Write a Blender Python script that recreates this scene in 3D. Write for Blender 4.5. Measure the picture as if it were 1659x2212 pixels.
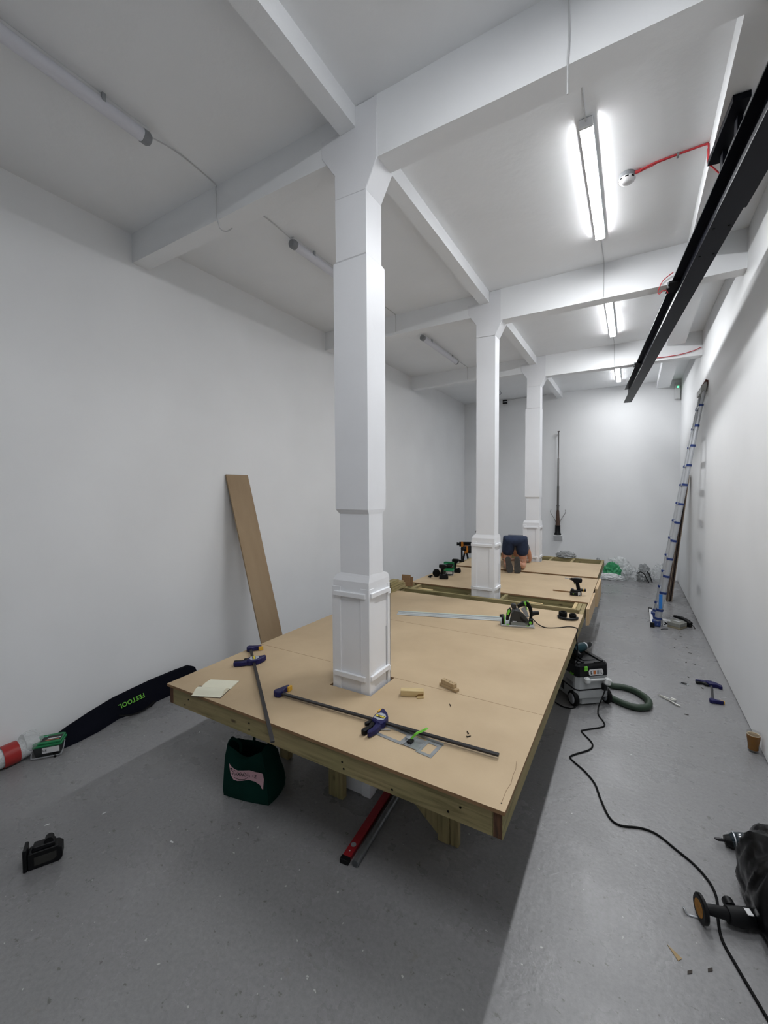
import bpy, bmesh, math, random
from mathutils import Vector, Matrix, noise
rng = random.Random(7)
for o in list(bpy.data.objects):
    bpy.data.objects.remove(o, do_unlink=True)
SC = bpy.context.scene
COL = SC.collection
PI = math.pi

# ---------------------------------------------------------------- camera, world, exposure
FPX, CXP, CYP, PITCH, YAW, ROLL, CH = 908.17, 829.5, 1094.6, .0372, .5341, -.0055, 2.1206
fw = Vector((-math.sin(YAW)*math.cos(PITCH), math.cos(YAW)*math.cos(PITCH), -math.sin(PITCH)))
rt = Vector((math.cos(YAW), math.sin(YAW), 0)); up = rt.cross(fw)
rt, up = rt*math.cos(ROLL)+up*math.sin(ROLL), up*math.cos(ROLL)-rt*math.sin(ROLL)
cam = bpy.data.cameras.new('camera'); camo = bpy.data.objects.new('camera', cam); COL.objects.link(camo)
cam.sensor_fit = 'VERTICAL'; cam.sensor_height = 36; cam.sensor_width = 27
cam.lens = FPX/2212*36; cam.shift_y = (CYP-1106)/2212; cam.clip_start = .02; cam.clip_end = 100
camo.matrix_world = Matrix(((rt.x, up.x, -fw.x, 0), (rt.y, up.y, -fw.y, 0), (rt.z, up.z, -fw.z, CH), (0, 0, 0, 1)))
SC.camera = camo
W = bpy.data.worlds.new('world'); SC.world = W; W.use_nodes = True
W.node_tree.nodes['Background'].inputs[0].default_value = (.6, .65, .7, 1)
W.node_tree.nodes['Background'].inputs[1].default_value = 0.05
SC.view_settings.view_transform = 'Standard'; SC.view_settings.look = 'None'
SC.view_settings.gamma = 1; SC.view_settings.use_curve_mapping = False
SC.view_settings.exposure = 0.0
TUBE_L = 165.0          # radiance of the lit batten diffusers

def ray(x, y): return fw + rt*((x-CXP)/FPX) - up*((y-CYP)/FPX)
def atz(x, y, z=0.):
    d = ray(x, y); return Vector((0, 0, CH)) + d*((z-CH)/d.z)

# ---------------------------------------------------------------- materials
def lin(h):
    h = h.lstrip('#'); v = [int(h[i:i+2], 16)/255 for i in (0, 2, 4)]
    return tuple(c/12.92 if c <= .04045 else ((c+.055)/1.055)**2.4 for c in v)
MATS = {}
def mat(name, col, rough=.5, metal=0., vary=0., vscale=8., bump=0., bscale=60., stretch=(1, 1, 1), spec=None, col2=None,
        emit=0., trans=0., ior=1.45, alpha=1., coat=0., rvary=0.):
    if name in MATS: return MATS[name]
    if isinstance(col, str): col = lin(col)
    if isinstance(col2, str): col2 = lin(col2)
    m = bpy.data.materials.new(name); m.use_nodes = True; MATS[name] = m
    nt = m.node_tree; N = nt.nodes; L = nt.links; b = N['Principled BSDF']
    b.inputs['Base Color'].default_value = (*col, 1); b.inputs['Roughness'].default_value = rough
    b.inputs['Metallic'].default_value = metal; b.inputs['IOR'].default_value = ior
    if spec is not None: b.inputs['Specular IOR Level'].default_value = spec
    if trans: b.inputs['Transmission Weight'].default_value = trans
    if coat: b.inputs['Coat Weight'].default_value = coat; b.inputs['Coat Roughness'].default_value = .15
    if alpha < 1: b.inputs['Alpha'].default_value = alpha
    if emit:
        b.inputs['Emission Color'].default_value = (*col, 1); b.inputs['Emission Strength'].default_value = emit
    tc = N.new('ShaderNodeTexCoord'); mp = N.new('ShaderNodeMapping'); L.new(tc.outputs['Object'], mp.inputs[0])
    mp.inputs['Scale'].default_value = stretch
    if vary or col2:
        n = N.new('ShaderNodeTexNoise'); n.inputs['Scale'].default_value = vscale; n.inputs['Detail'].default_value = 5
        L.new(mp.outputs[0], n.inputs['Vector'])
        r = N.new('ShaderNodeValToRGB'); L.new(n.outputs['Fac'], r.inputs[0])
        r.color_ramp.elements[0].position = .3; r.color_ramp.elements[1].position = .7
        if not col2: col2 = tuple(min(1, c*(1+vary)) for c in col); col = tuple(c*(1-vary) for c in col)
        r.color_ramp.elements[0].color = (*col, 1); r.color_ramp.elements[1].color = (*col2, 1)
        L.new(r.outputs[0], b.inputs['Base Color'])
    if bump:
        n2 = N.new('ShaderNodeTexNoise'); n2.inputs['Scale'].default_value = bscale; n2.inputs['Detail'].default_value = 4
        L.new(mp.outputs[0], n2.inputs['Vector'])
        bu = N.new('ShaderNodeBump'); bu.inputs['Strength'].default_value = bump; bu.inputs['Distance'].default_value = .01
        L.new(n2.outputs['Fac'], bu.inputs['Height']); L.new(bu.outputs[0], b.inputs['Normal'])
    if rvary:
        n3 = N.new('ShaderNodeTexNoise'); n3.inputs['Scale'].default_value = 3; n3.inputs['Detail'].default_value = 6
        L.new(mp.outputs[0], n3.inputs['Vector'])
        mr = N.new('ShaderNodeMapRange'); mr.inputs[3].default_value = rough-rvary; mr.inputs[4].default_value = rough+rvary
        L.new(n3.outputs['Fac'], mr.inputs[0]); L.new(mr.outputs[0], b.inputs['Roughness'])
    return m

def floor_mat():
    m = bpy.data.materials.new('painted_concrete'); m.use_nodes = True
    nt = m.node_tree; N = nt.nodes; L = nt.links; b = N['Principled BSDF']
    tc = N.new('ShaderNodeTexCoord')
    def tex(scale, detail, rough=.5, st=(1, 1, 1)):
        mp = N.new('ShaderNodeMapping'); mp.inputs['Scale'].default_value = st; L.new(tc.outputs['Object'], mp.inputs[0])
        n = N.new('ShaderNodeTexNoise'); n.inputs['Scale'].default_value = scale; n.inputs['Detail'].default_value = detail
        n.inputs['Roughness'].default_value = rough; L.new(mp.outputs[0], n.inputs['Vector']); return n
    def ramp(n, a, bb, ca, cb):
        r = N.new('ShaderNodeValToRGB'); L.new(n.outputs[0], r.inputs[0])
        r.color_ramp.elements[0].position = a; r.color_ramp.elements[1].position = bb
        r.color_ramp.elements[0].color = (*ca, 1); r.color_ramp.elements[1].color = (*cb, 1); return r
    def mix(fac, a, c2, mode='MIX'):
        x = N.new('ShaderNodeMix'); x.data_type = 'RGBA'; x.blend_type = mode
        if isinstance(fac, float): x.inputs[0].default_value = fac
        else: L.new(fac, x.inputs[0])
        L.new(a, x.inputs[6])
        if isinstance(c2, tuple): x.inputs[7].default_value = (*c2, 1)
        else: L.new(c2, x.inputs[7])
        return x.outputs[2]
    base = ramp(tex(.9, 6), .3, .7, (.222, .222, .227), (.268, .268, .273)).outputs[0]
    fine = ramp(tex(45, 4, .7), .3, .7, (.82, .82, .82), (1.06, 1.06, 1.06)).outputs[0]
    c = mix(1., base, fine, 'MULTIPLY')
    # dark scuffs and chips, brownish stains, pale specks
    sc = ramp(tex(19, 6, .66, (1, 1.35, 1)), .625, .675, (0, 0, 0), (.9, .9, .9)).outputs[0]
    c = mix(sc, c, (.12, .115, .11))
    st = ramp(tex(5.2, 8, .74), .62, .70, (0, 0, 0), (.5, .5, .5)).outputs[0]
    c = mix(st, c, (.19, .175, .155))
    wp = ramp(tex(34, 2, .5), .735, .755, (0, 0, 0), (.8, .8, .8)).outputs[0]
    c = mix(wp, c, (.55, .55, .54))
    L.new(c, b.inputs['Base Color'])
    rr = ramp(tex(2.4, 6, .6), .3, .7, (.20, .20, .20), (.40, .40, .40)).outputs[0]
    L.new(rr, b.inputs['Roughness'])
    bu = N.new('ShaderNodeBump'); bu.inputs['Strength'].default_value = .25; bu.inputs['Distance'].default_value = .01
    L.new(tex(28, 6, .65).outputs[0], bu.inputs['Height']); L.new(bu.outputs[0], b.inputs['Normal'])
    return m

def timber_mat(name, st, knots=True):
    m = bpy.data.materials.new(name); m.use_nodes = True
    nt = m.node_tree; N = nt.nodes; L = nt.links; b = N['Principled BSDF']
    tc = N.new('ShaderNodeTexCoord')
    def tex(scale, detail, stv, dist=0.):
        mp = N.new('ShaderNodeMapping'); mp.inputs['Scale'].default_value = stv; L.new(tc.outputs['Object'], mp.inputs[0])
        n = N.new('ShaderNodeTexNoise'); n.inputs['Scale'].default_value = scale; n.inputs['Detail'].default_value = detail; n.inputs['Distortion'].default_value = dist
        L.new(mp.outputs[0], n.inputs['Vector']); return n.outputs[0]
    def ramp(f, stops):
        r = N.new('ShaderNodeValToRGB'); L.new(f, r.inputs[0]); e = r.color_ramp.elements
        for k, (p, c) in enumerate(stops):
            q = e[k] if k < 2 else e.new(p); q.position = p; q.color = (*c, 1)
        return r.outputs[0]
    def mix(f, a, c, mode='MIX'):
        x = N.new('ShaderNodeMix'); x.data_type = 'RGBA'; x.blend_type = mode
        if isinstance(f, float): x.inputs[0].default_value = f
        else: L.new(f, x.inputs[0])
        L.new(a, x.inputs[6])
        if isinstance(c, tuple): x.inputs[7].default_value = (*c, 1)
        else: L.new(c, x.inputs[7])
        return x.outputs[2]
    blotch = ramp(tex(5, 4, tuple(.5 if q < 1 else 1 for q in st)), [(.3, lin('#8a8259')), (.7, lin('#a3916a')), (.5, lin('#93865f'))])
    g = tex(26, 7, tuple(.07 if q < 1 else 1 for q in st), 1.4)
    grain = ramp(g, [(.30, (.55, .54, .48)), (.66, (1.12, 1.12, 1.1)), (.46, (.92, .92, .9))])
    c = mix(1., blotch, grain, 'MULTIPLY')
    v = N.new('ShaderNodeTexVoronoi'); v.inputs['Scale'].default_value = 9
    mp2 = N.new('ShaderNodeMapping'); mp2.inputs['Scale'].default_value = tuple(.42 if q < 1 else 1 for q in st)
    L.new(tc.outputs['Object'], mp2.inputs[0]); L.new(mp2.outputs[0], v.inputs['Vector'])
    kn = ramp(v.outputs['Distance'], [(.05, (.9, .9, .9)), (.13, (0, 0, 0))])
    if knots: c = mix(kn, c, lin('#43331f'))
    L.new(c, b.inputs['Base Color']); b.inputs['Roughness'].default_value = .78
    bu = N.new('ShaderNodeBump'); bu.inputs['Strength'].default_value = .2; bu.inputs['Distance'].default_value = .004
    L.new(g, bu.inputs['Height']); L.new(bu.outputs[0], b.inputs['Normal'])
    return m

M_WALL = mat('white_emulsion', (.84, .85, .86), .62, vary=.025, vscale=1.2, bump=.05, bscale=18)
M_CEIL = mat('ceiling_emulsion', (.875, .89, .905), .5, vary=.02, vscale=1.6, bump=.30, bscale=11)
M_COL = mat('column_gloss_white', (.80, .81, .835), .45, vary=.02, vscale=3, bump=.12, bscale=14)
M_FLOOR = floor_mat()
M_MDF = mat('mdf_face', '#c2ac8c', .62, col2='#b39d7e', vscale=2.4, bump=.04, bscale=90)
M_MDFE = mat('mdf_edge', '#8b6c4c', .8, vary=.1, vscale=40)
M_TX = timber_mat('treated_timber_x', (.09, 1, 1)); M_TY = timber_mat('treated_timber_y', (1, .09, 1)); M_TZ = timber_mat('treated_timber_z', (1, 1, .09))
M_END = mat('timber_end_grain', '#6b4a33', .8, col2='#3d2a1e', vscale=30, stretch=(3, 1, .4))
M_PINE = mat('pale_pine', '#cdb98c', .7, col2='#bca273', vscale=30, stretch=(.2, 1, 1))
M_BLK = mat('black_plastic', '#0c0d0f', .45, spec=.3, vary=.1, vscale=20)
M_BLKR = mat('black_rubber', '#090a0b', .7, spec=.2)
M_NAVY = mat('navy_plastic', '#1a1a4c', .42, spec=.3)
M_GREY = mat('grey_plastic', '#8d9094', .5)
M_YEL = mat('yellow_pad', '#d9a93a', .55)
M_STEELD = mat('dark_bar_steel', '#3a393b', .38, metal=.6, vary=.08, vscale=30)
M_ALU = mat('brushed_aluminium', '#b9bcc0', .5, metal=.65, vary=.06, vscale=40, stretch=(1, 1, .1))
M_ZINC = mat('zinc_plate', '#a9adb0', .4, metal=.7, vary=.1, vscale=30)
M_GREEN = mat('lime_plastic', '#6fbf3a', .45)
M_IBEAM = mat('navy_black_steel_paint', '#0b0d15', .45, spec=.12, vary=.15, vscale=5, bump=.03, bscale=20)
M_WHITE = mat('white_plastic', '#d8d9da', .4)
M_PAPER = mat('cream_paper', '#e6e4cf', .85)

# ---------------------------------------------------------------- mesh helpers
class MB:
    def __init__(s): s.bm = bmesh.new(); s.M = Matrix.Identity(4)
    def _v(s, p): return s.bm.verts.new(s.M @ Vector(p))
    def poly(s, pts, mi=0):
        f = s.bm.faces.new([s._v(p) for p in pts]); f.material_index = mi; return f
    def box(s, x0, x1, y0, y1, z0, z1, mi=0, bev=0):
        if x0 > x1: x0, x1 = x1, x0
        if y0 > y1: y0, y1 = y1, y0
        if z0 > z1: z0, z1 = z1, z0
        v = [s._v((x, y, z)) for z in (z0, z1) for x, y in ((x0, y0), (x1, y0), (x1, y1), (x0, y1))]
        F = [s.bm.faces.new([v[i] for i in q]) for q in ((3, 2, 1, 0), (4, 5, 6, 7), (0, 1, 5, 4), (1, 2, 6, 5), (2, 3, 7, 6), (3, 0, 4, 7))]
        for f in F: f.material_index = mi
        if bev: s._bev(F, bev)
        return s
    def _bev(s, F, w, seg=1):
        ed = {e for f in F for e in f.edges}
        bmesh.ops.bevel(s.bm, geom=list(ed), offset=w, segments=seg, affect='EDGES', profile=.5, clamp_overlap=True)
    def prism(s, poly, a, b, ax='y', mi=0, bev=0):
        """polygon (u,v) extruded along ax from a to b; u,v: y->(x,z) x->(y,z) z->(x,y)"""
        f3 = {'y': lambda u, v, t: (u, t, v), 'x': lambda u, v, t: (t, u, v), 'z': lambda u, v, t: (u, v, t)}[ax]
        A = [s._v(f3(u, v, a)) for u, v in poly]; B = [s._v(f3(u, v, b)) for u, v in poly]; n = len(poly)
        F = [s.bm.faces.new(A), s.bm.faces.new(B[::-1])]
        F += [s.bm.faces.new((A[i], B[i], B[(i+1) % n], A[(i+1) % n])) for i in range(n)]
        for f in F: f.material_index = mi
        bmesh.ops.recalc_face_normals(s.bm, faces=F)
        if bev: s._bev(F, bev)
        return s
    def tube(s, pts, r, n=8, mi=0, cap=True, smooth=True, squash=1.):
        pts = [Vector(p) for p in pts]; R = r if isinstance(r, (list, tuple)) else [r]*len(pts)
        rings = []; prev = None
        for i, p in enumerate(pts):
            d = (pts[min(i+1, len(pts)-1)] - pts[max(i-1, 0)])
            d = d.normalized() if d.length > 1e-9 else Vector((0, 0, 1))
            if prev is None:
                u = d.cross(Vector((0, 0, 1)))
                if u.length < .1: u = d.cross(Vector((0, 1, 0)))
            else: u = prev - d*prev.dot(d)
            u.normalize(); w = d.cross(u); prev = u
            rings.append([s._v(p + (u*math.cos(2*PI*k/n) + w*math.sin(2*PI*k/n)*squash)*R[i]) for k in range(n)])
        for a, b in zip(rings, rings[1:]):
            for k in range(n):
                f = s.bm.faces.new((a[k], a[(k+1) % n], b[(k+1) % n], b[k])); f.material_index = mi; f.smooth = smooth
        if cap:
            for rg in (rings[0][::-1], rings[-1]):
                f = s.bm.faces.new(rg); f.material_index = mi
        return s
    def lathe(s, prof, n=16, mi=0, c=(0, 0, 0), smooth=True, ax='z', sx=1., sy=1.):
        def P(r, z, t):
            x, y = r*math.cos(t)*sx, r*math.sin(t)*sy
            q = {'z': (x, y, z), 'x': (z, x, y), 'y': (x, z, y)}[ax]
            return (q[0]+c[0], q[1]+c[1], q[2]+c[2])
        rings = []
        for r, z in prof:
            rings.append([s._v(P(0, z, 0))] if r < 1e-6 else [s._v(P(r, z, 2*PI*k/n)) for k in range(n)])
        F = []
        for a, b in zip(rings, rings[1:]):
            for k in range(n):
                q = [a[k % len(a)], a[(k+1) % len(a)], b[(k+1) % len(b)], b[k % len(b)]]
                u = []
                for v in q:
                    if v not in u: u.append(v)
                if len(u) > 2: F.append(s.bm.faces.new(u))
        for rg in (rings[0], rings[-1]):
            if len(rg) > 2: F.append(s.bm.faces.new(rg))
        for f in F: f.material_index = mi; f.smooth = smooth and len(f.verts) <= 4
        bmesh.ops.recalc_face_normals(s.bm, faces=F)
        return s
    def loft(s, rings, mi=0, cap=True, smooth=True, close=True):
        R = [[s._v(p) for p in rg] for rg in rings]; F = []
        n = len(R[0])
        for a, b in zip(R, R[1:]):
            for k in range(n if close else n-1):
                F.append(s.bm.faces.new((a[k], a[(k+1) % n], b[(k+1) % n], b[k])))
        for f in F: f.smooth = smooth
        if cap and close: F += [s.bm.faces.new(R[0][::-1]), s.bm.faces.new(R[-1])]
        for f in F: f.material_index = mi
        bmesh.ops.recalc_face_normals(s.bm, faces=F)
        return s
    def build(s, name, mats, parent=None):
        me = bpy.data.meshes.new(name)
        s.bm.normal_update()
        for e in s.bm.edges:
            if len(e.link_faces) == 2 and e.calc_face_angle(0) > .65: e.smooth = False
        s.bm.to_mesh(me); s.bm.free()
        for m in (mats if isinstance(mats, (list, tuple)) else [mats]): me.materials.append(m)
        o = bpy.data.objects.new(name, me); COL.objects.link(o)
        if parent: o.parent = parent
        return o
def tag(o, label, cat, group=None, kind=None):
    o['label'] = label; o['category'] = cat
    if group: o['group'] = group
    if kind: o['kind'] = kind
    return o
def thing(name, label, cat, loc=(0, 0, 0), rz=0, group=None, rot=None):
    o = bpy.data.objects.new(name, None); COL.objects.link(o); o.location = loc
    o.rotation_euler = rot if rot else (0, 0, rz); o.empty_display_size = .05
    return tag(o, label, cat, group)
def struct(o, label=None, cat=None):
    o['kind'] = 'structure'
    if label: o['label'] = label
    return o
def bx(name, m, parent, x0, x1, y0, y1, z0, z1, bev=0):
    return MB().box(x0, x1, y0, y1, z0, z1, bev=bev).build(name, m, parent)
def copy_tree(o, parent=None):
    c = o.copy(); COL.objects.link(c); c.parent = parent
    for ch in list(o.children): copy_tree(ch, c)
    return c
def text_mesh(name, s, size, m, parent, mtx, ext=.0008, bold=0., shear=0.):
    cu = bpy.data.curves.new(name, 'FONT'); cu.body = s; cu.size = size; cu.extrude = ext; cu.offset = bold; cu.shear = shear
    cu.align_x = 'CENTER'; cu.align_y = 'CENTER'; cu.resolution_u = 2
    t = bpy.data.objects.new(name, cu); COL.objects.link(t)
    dg = bpy.context.evaluated_depsgraph_get(); me = bpy.data.meshes.new_from_object(t.evaluated_get(dg))
    bpy.data.objects.remove(t); me.name = name; me.materials.clear(); me.materials.append(m); me.transform(mtx)
    o = bpy.data.objects.new(name, me); COL.objects.link(o)
    if parent: o.parent = parent
    return o
def frame(o, x, y, z=None):
    x = Vector(x).normalized(); y = Vector(y); y = (y - x*y.dot(x)).normalized(); z = x.cross(y)
    return Matrix(((x.x, y.x, z.x, o[0]), (x.y, y.y, z.y, o[1]), (x.z, y.z, z.z, o[2]), (0, 0, 0, 1)))
def spline(pts, k=6):
    P = [Vector(p) for p in pts]; out = []
    for i in range(len(P)-1):
        a, b, c, d = P[max(i-1, 0)], P[i], P[i+1], P[min(i+2, len(P)-1)]
        for j in range(k):
            t = j/k
            out.append(.5*((2*b)+(c-a)*t+(2*a-5*b+4*c-d)*t*t+(3*b-a-3*c+d)*t**3))
    return out+[P[-1]]

# ---------------------------------------------------------------- the room
XL, XR, YB, YF, ZC = -4.257, .925, 11.85, -3.7, 4.647
ZBR, ZBL, BW = 4.261, 4.37, .175
BEAMS = [-.64, 2.364, 5.367, 8.412]
struct(bx('floor', M_FLOOR, None, XL-.2, XR+.2, YF-.2, YB+.2, -.12, 0), 'grey painted concrete floor with scuffs and stains')
struct(bx('ceiling', M_CEIL, None, XL-.2, XR+.2, YF-.2, YB+.2, ZC, ZC+.15), 'white painted concrete ceiling slab')
struct(bx('wall_left', M_WALL, None, XL-.12, XL, YF-.12, YB+.12, 0, ZC), 'white painted long wall behind the leaning plank')
struct(bx('wall_right', M_WALL, None, XR, XR+.12, YF-.12, YB+.12, .014, ZC), 'white painted long wall behind the ladder')
struct(bx('wall_back', M_WALL, None, XL-.12, XR+.12, YB, YB+.12, 0, ZC), 'white painted end wall with the hung horn')
struct(bx('wall_front', M_WALL, None, XL-.12, XR+.12, YF-.12, YF, 0, ZC), 'white painted end wall opposite the horn')
struct(bx('gap_shade_strip', M_BLKR, None, XR+.03, XR+.1, YF, YB, 0, .014), 'dark shadow gap under the ladder wall')  # black strip that paints in the shade of the gap below the wall

def wobble_box(name, m, x0, x1, y0, y1, z0, z1, seg=(1, 1, 1), amp=.004, parent=None):
    """hand-plastered concrete: a box with slightly uneven faces"""
    bm = bmesh.new()
    bmesh.ops.create_cube(bm, size=1)
    for ax, n in enumerate(seg):
        if n > 1:
            ed = [e for e in bm.edges if abs(abs((e.verts[0].co-e.verts[1].co)[ax])-1) < 1e-4]
            bmesh.ops.subdivide_edges(bm, edges=ed, cuts=n-1, use_grid_fill=True)
    for v in bm.verts:
        v.co = Vector((x0+(v.co.x+.5)*(x1-x0), y0+(v.co.y+.5)*(y1-y0), z0+(v.co.z+.5)*(z1-z0)))
        q = v.co*2.1
        v.co += Vector((noise.noise(q+Vector((3, 0, 0))), noise.noise(q+Vector((0, 7, 0))), noise.noise(q+Vector((0, 0, 9)))))*amp
    me = bpy.data.meshes.new(name); bm.to_mesh(me); bm.free(); me.materials.append(m)
    o = bpy.data.objects.new(name, me); COL.objects.link(o)
    if parent: o.parent = parent
    return o
for y in BEAMS:
    struct(wobble_box('ceiling_beam', M_CEIL, -1.46, XR+.02, y+.008, y+BW, ZBR, ZC+.02, (14, 1, 1)), 'deep white concrete cross beam')
    struct(wobble_box('ceiling_beam', M_CEIL, XL-.02, -1.70, y+.010, y+BW-.004, ZBL, ZC+.02, (12, 1, 1)), 'white concrete cross beam meeting the plank wall')
for a, b in zip([YF]+[y+BW-.02 for y in BEAMS], [y+.02 for y in BEAMS]+[YB+.02]):
    n = max(2, int((b-a)/.22))
    struct(wobble_box('ceiling_beam', M_CEIL, -1.73, -1.605, a, b, 4.512, ZC+.02, (1, n, 1)), 'shallow white beam linking the columns')
    struct(wobble_box('ceiling_beam', M_CEIL, .447, .70, a, b, 4.487, ZC+.02, (1, n, 1), .002), 'shallow white beam above the steel girder')

# ---------------------------------------------------------------- columns
def column(y, plain, label):
    """y: front face of the casing"""
    t = bpy.data.objects.new('column', None); COL.objects.link(t); t.location = (-1.665, y+.145, 0)
    t['kind'] = 'structure'; t['label'] = label; t['category'] = 'column'
    # local: casing x -.172..+.14, y -.145...+.145
    def sec(x0, x1, y0, y1, z, j=0):
        return [(x0, y0, z), (x1, y0, z), (x1, y1, z), (x0, y1, z)]
    m = MB()
    neck = (-.114, .131, -.122, .055); sh = (-.138, .135, -.140, .095); ush = (-.112, .136, -.145, .050)
    if plain:
        lv = [(neck, 1.53), (neck, 2.2), (neck, 3.0), (neck, 3.7), (ush, 4.30)]
    else:
        lv = [(neck, 1.53), (neck, 1.75), (neck, 1.962), (sh, 1.995), (sh, 2.4), (sh, 2.9), (sh, 3.3), (sh, 3.683), (ush, 3.69), (ush, 4.30)]
    rings = []
    for (x0, x1, y0, y1), z in lv:
        rg = []
        for p in sec(x0, x1, y0, y1, z):
            q = Vector(p)+Vector((0, y, 0)); k = .004
            rg.append((p[0]+noise.noise(q*3)*k, p[1]+noise.noise(q*3+Vector((5, 5, 5)))*k, z))
        rings.append(rg)
    m.loft(rings, smooth=False); m.build('shaft', M_COL, t)
    prof = [(-.112, 4.10), (.136, 4.09), (.228, ZBR+.002), (.228, ZC-.002), (.06, ZC-.002), (.06, 4.532), (-.222, 4.532), (-.222, 4.418), (-.112, 4.262)]
    MB().prism(prof, -.149, .05, 'y', bev=.004).build('capital', M_COL, t)
    # timber casing round the foot
    c = MB(); c.loft([sec(-.163, .131, -.136, .136, 0), sec(-.163, .131, -.136, .136, 1.39), sec(-.168, .137, -.143, .14, 1.40),
                      sec(-.166, .137, -.142, .14, 1.495), sec(-.150, .133, -.128, .12, 1.528), sec(-.114, .130, -.121, .055, 1.548)], smooth=False)
    c.build('casing', M_COL, t)
    zb = .0
    bx('panel_gap', M_BLKR, t, .1305, .1320, .0945, .0970, .74, 1.14)
    for (x0, x1) in ((-.172, -.100), (.068, .140)):
        bx('corner_strip', M_COL, t, x0, x1, -.145, -.136, zb, 1.452, .002)
        bx('corner_strip', M_COL, t, x0, x1, .136, .145, zb, 1.452, .002)
    for (y0, y1) in ((-.145, -.075), (.098, .145)):
        bx('corner_strip', M_COL, t, .131, .140, y0+.009, y1, zb, 1.452, .002)
        bx('corner_strip', M_COL, t, -.172, -.163, y0+.009, y1, zb, 1.452, .002)
    for z0, z1, k in ((1.385, 1.42, 0), (.812, .848, .002)):
        bx('batten', M_COL, t, -.152, .112, -.158, -.136, z0, z1, .003)
        bx('batten', M_COL, t, .131, .152, -.132, .118+k, z0+.004, z1+.004, .003)
        bx('batten', M_COL, t, .131, .149, .098, .139, z0-.012, z1-.012, .003)
        bx('batten', M_COL, t, -.184, -.163, -.132, .13, z0, z1, .003)
    return t
column(2.372, False, 'white column rising through the deck beside the two bar clamps')
column(5.379, True, 'plain-shafted white column standing in the open joist bay')
column(8.419, False, 'white column beyond the kneeling person')
column(-.62, False, 'white column beyond the notebook end of the platform')
for (z, s) in ((4.02, 1), (3.95, -1)):
    pass

# ---------------------------------------------------------------- batten lights
DIFF = [mat('lit_diffuser_%d' % k, (.965, .98, 1.0), .4, emit=TUBE_L*q) for k, q in enumerate((.82, .92, 1.0, .66))]   # strength set lamp by lamp to balance brightness along the room
M_DIFF0 = mat('unlit_diffuser', '#dddee6', .35)
def batten_light(x, y0, y1, lit, label, group, lamp=0):
    t = thing('ceiling_light', label, 'light', (x, (y0+y1)/2, ZC), 0, group); h = (y1-y0)/2
    zc = -.057; r = .038 if lit else .042
    if lit:
        MB().box(-.044, .044, -h-.02, h+.02, -.040, -.0005, bev=.006).build('housing', M_WHITE, t)
        prof = [(.040*math.cos(a), -.041+.0085*math.sin(a)) for a in [PI+PI*k/12 for k in range(13)]]
        m = MB(); m.prism(prof, -h, h, 'y'); m.build('diffuser', DIFF[lamp], t)
    else:
        MB().box(-.028, .028, -h-.02, h+.02, -.030, -.0005, bev=.006).build('housing', M_WHITE, t)
        MB().tube([(0, -h, zc), (0, h, zc)], r, 16).build('diffuser', M_DIFF0, t)
    for s in (-1, 1):
        if lit: bx('end_cap', M_WHITE, t, -.045, .045, s*(h+.001), s*(h+.03), -.062, -.001, .006); continue
        MB().lathe([(0, s*(h+.028)), (r*.8, s*(h+.028)), (r+.003, s*(h+.012)), (r+.003, s*(h-.03)), (r+.001, s*(h-.03))], 16, c=(0, 0, zc), ax='y').build('end_cap', M_GREY, t)
        if not lit: bx('clip', M_ZINC, t, -.046, .046, s*h*.62-.012, s*h*.62+.012, -.05, -.002, .002)
    return t
XT, XU = -.31, -2.955
batten_light(XT, 3.27, 4.73, True, 'lit batten light on the ceiling beside the smoke detector', 'lit ceiling battens', 1)
batten_light(XT, 6.33, 7.79, True, 'lit batten light in the bay past the smoke detector', 'lit ceiling battens', 2)
batten_light(XT, 9.70, 11.12, True, 'lit batten light in the bay by the end wall', 'lit ceiling battens', 3)
batten_light(XT, .0, 1.45, True, 'lit batten light in the bay above the notebook end of the platform', 'lit ceiling battens')
batten_light(XU, .24, 1.765, False, 'unlit batten light above the guide rail bag', 'unlit ceiling battens')
batten_light(XU, 3.24, 4.73, False, 'unlit batten light beyond the column among the bar clamps', 'unlit ceiling battens')
batten_light(XU, 6.25, 7.76, False, 'unlit batten light above the cordless drills', 'unlit ceiling battens')
batten_light(XU, 9.27, 10.8, False, 'unlit batten light above the trestles', 'unlit ceiling battens')

# thin white cables clipped along the ceiling
M_CAB = mat('white_cable', '#c9cacb', .5)
def cable(name, pts, r, m, label, cat='cable', group=None, k=5, n=6):
    o = MB().tube(spline(pts, k), r, n).build(name, m); return tag(o, label, cat, group)
G_C = 'thin white light cables'
cable('light_cable', [(XU, 1.8, 4.62), (XU+.01, 2.0, 4.64), (XU-.02, 2.33, 4.64), (XU-.02, 2.352, 4.60), (XU-.015, 2.354, 4.45), (XU-.01, 2.35, 4.38), (XU+.03, 2.345, 4.27), (XU+.11, 2.34, 4.215), (XU+.19, 2.335, 4.212)], .0045, M_CAB, 'white cable hanging in a curl below the first cross beam', group=G_C)
cable('light_cable', [(XU, 2.56, 4.642), (XU+.01, 2.9, 4.642), (XU, 3.2, 4.63)], .0045, M_CAB, 'white cable feeding the unlit light beyond the front column', group=G_C)
cable('light_cable', [(XU, 4.77, 4.64), (XU, 5.3, 4.64), (XU, 5.352, 4.61), (XU, 5.354, 4.40)], .0045, M_CAB, 'white cable dropping down the second cross beam', group=G_C)
cable('light_cable', [(XU, 7.8, 4.63), (XU+.01, 8.2, 4.64), (XU, 8.395, 4.63), (XU, 8.4, 4.40)], .0045, M_CAB, 'white cable dropping down the third cross beam', group=G_C)
cable('light_cable', [(XT, 2.352, 4.64), (XT+.005, 2.352, 4.4), (XT, 2.35, 4.27), (XT, 2.35, 4.1)], .0045, M_CAB, 'white cable hanging straight below the deep first beam', group=G_C)
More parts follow.
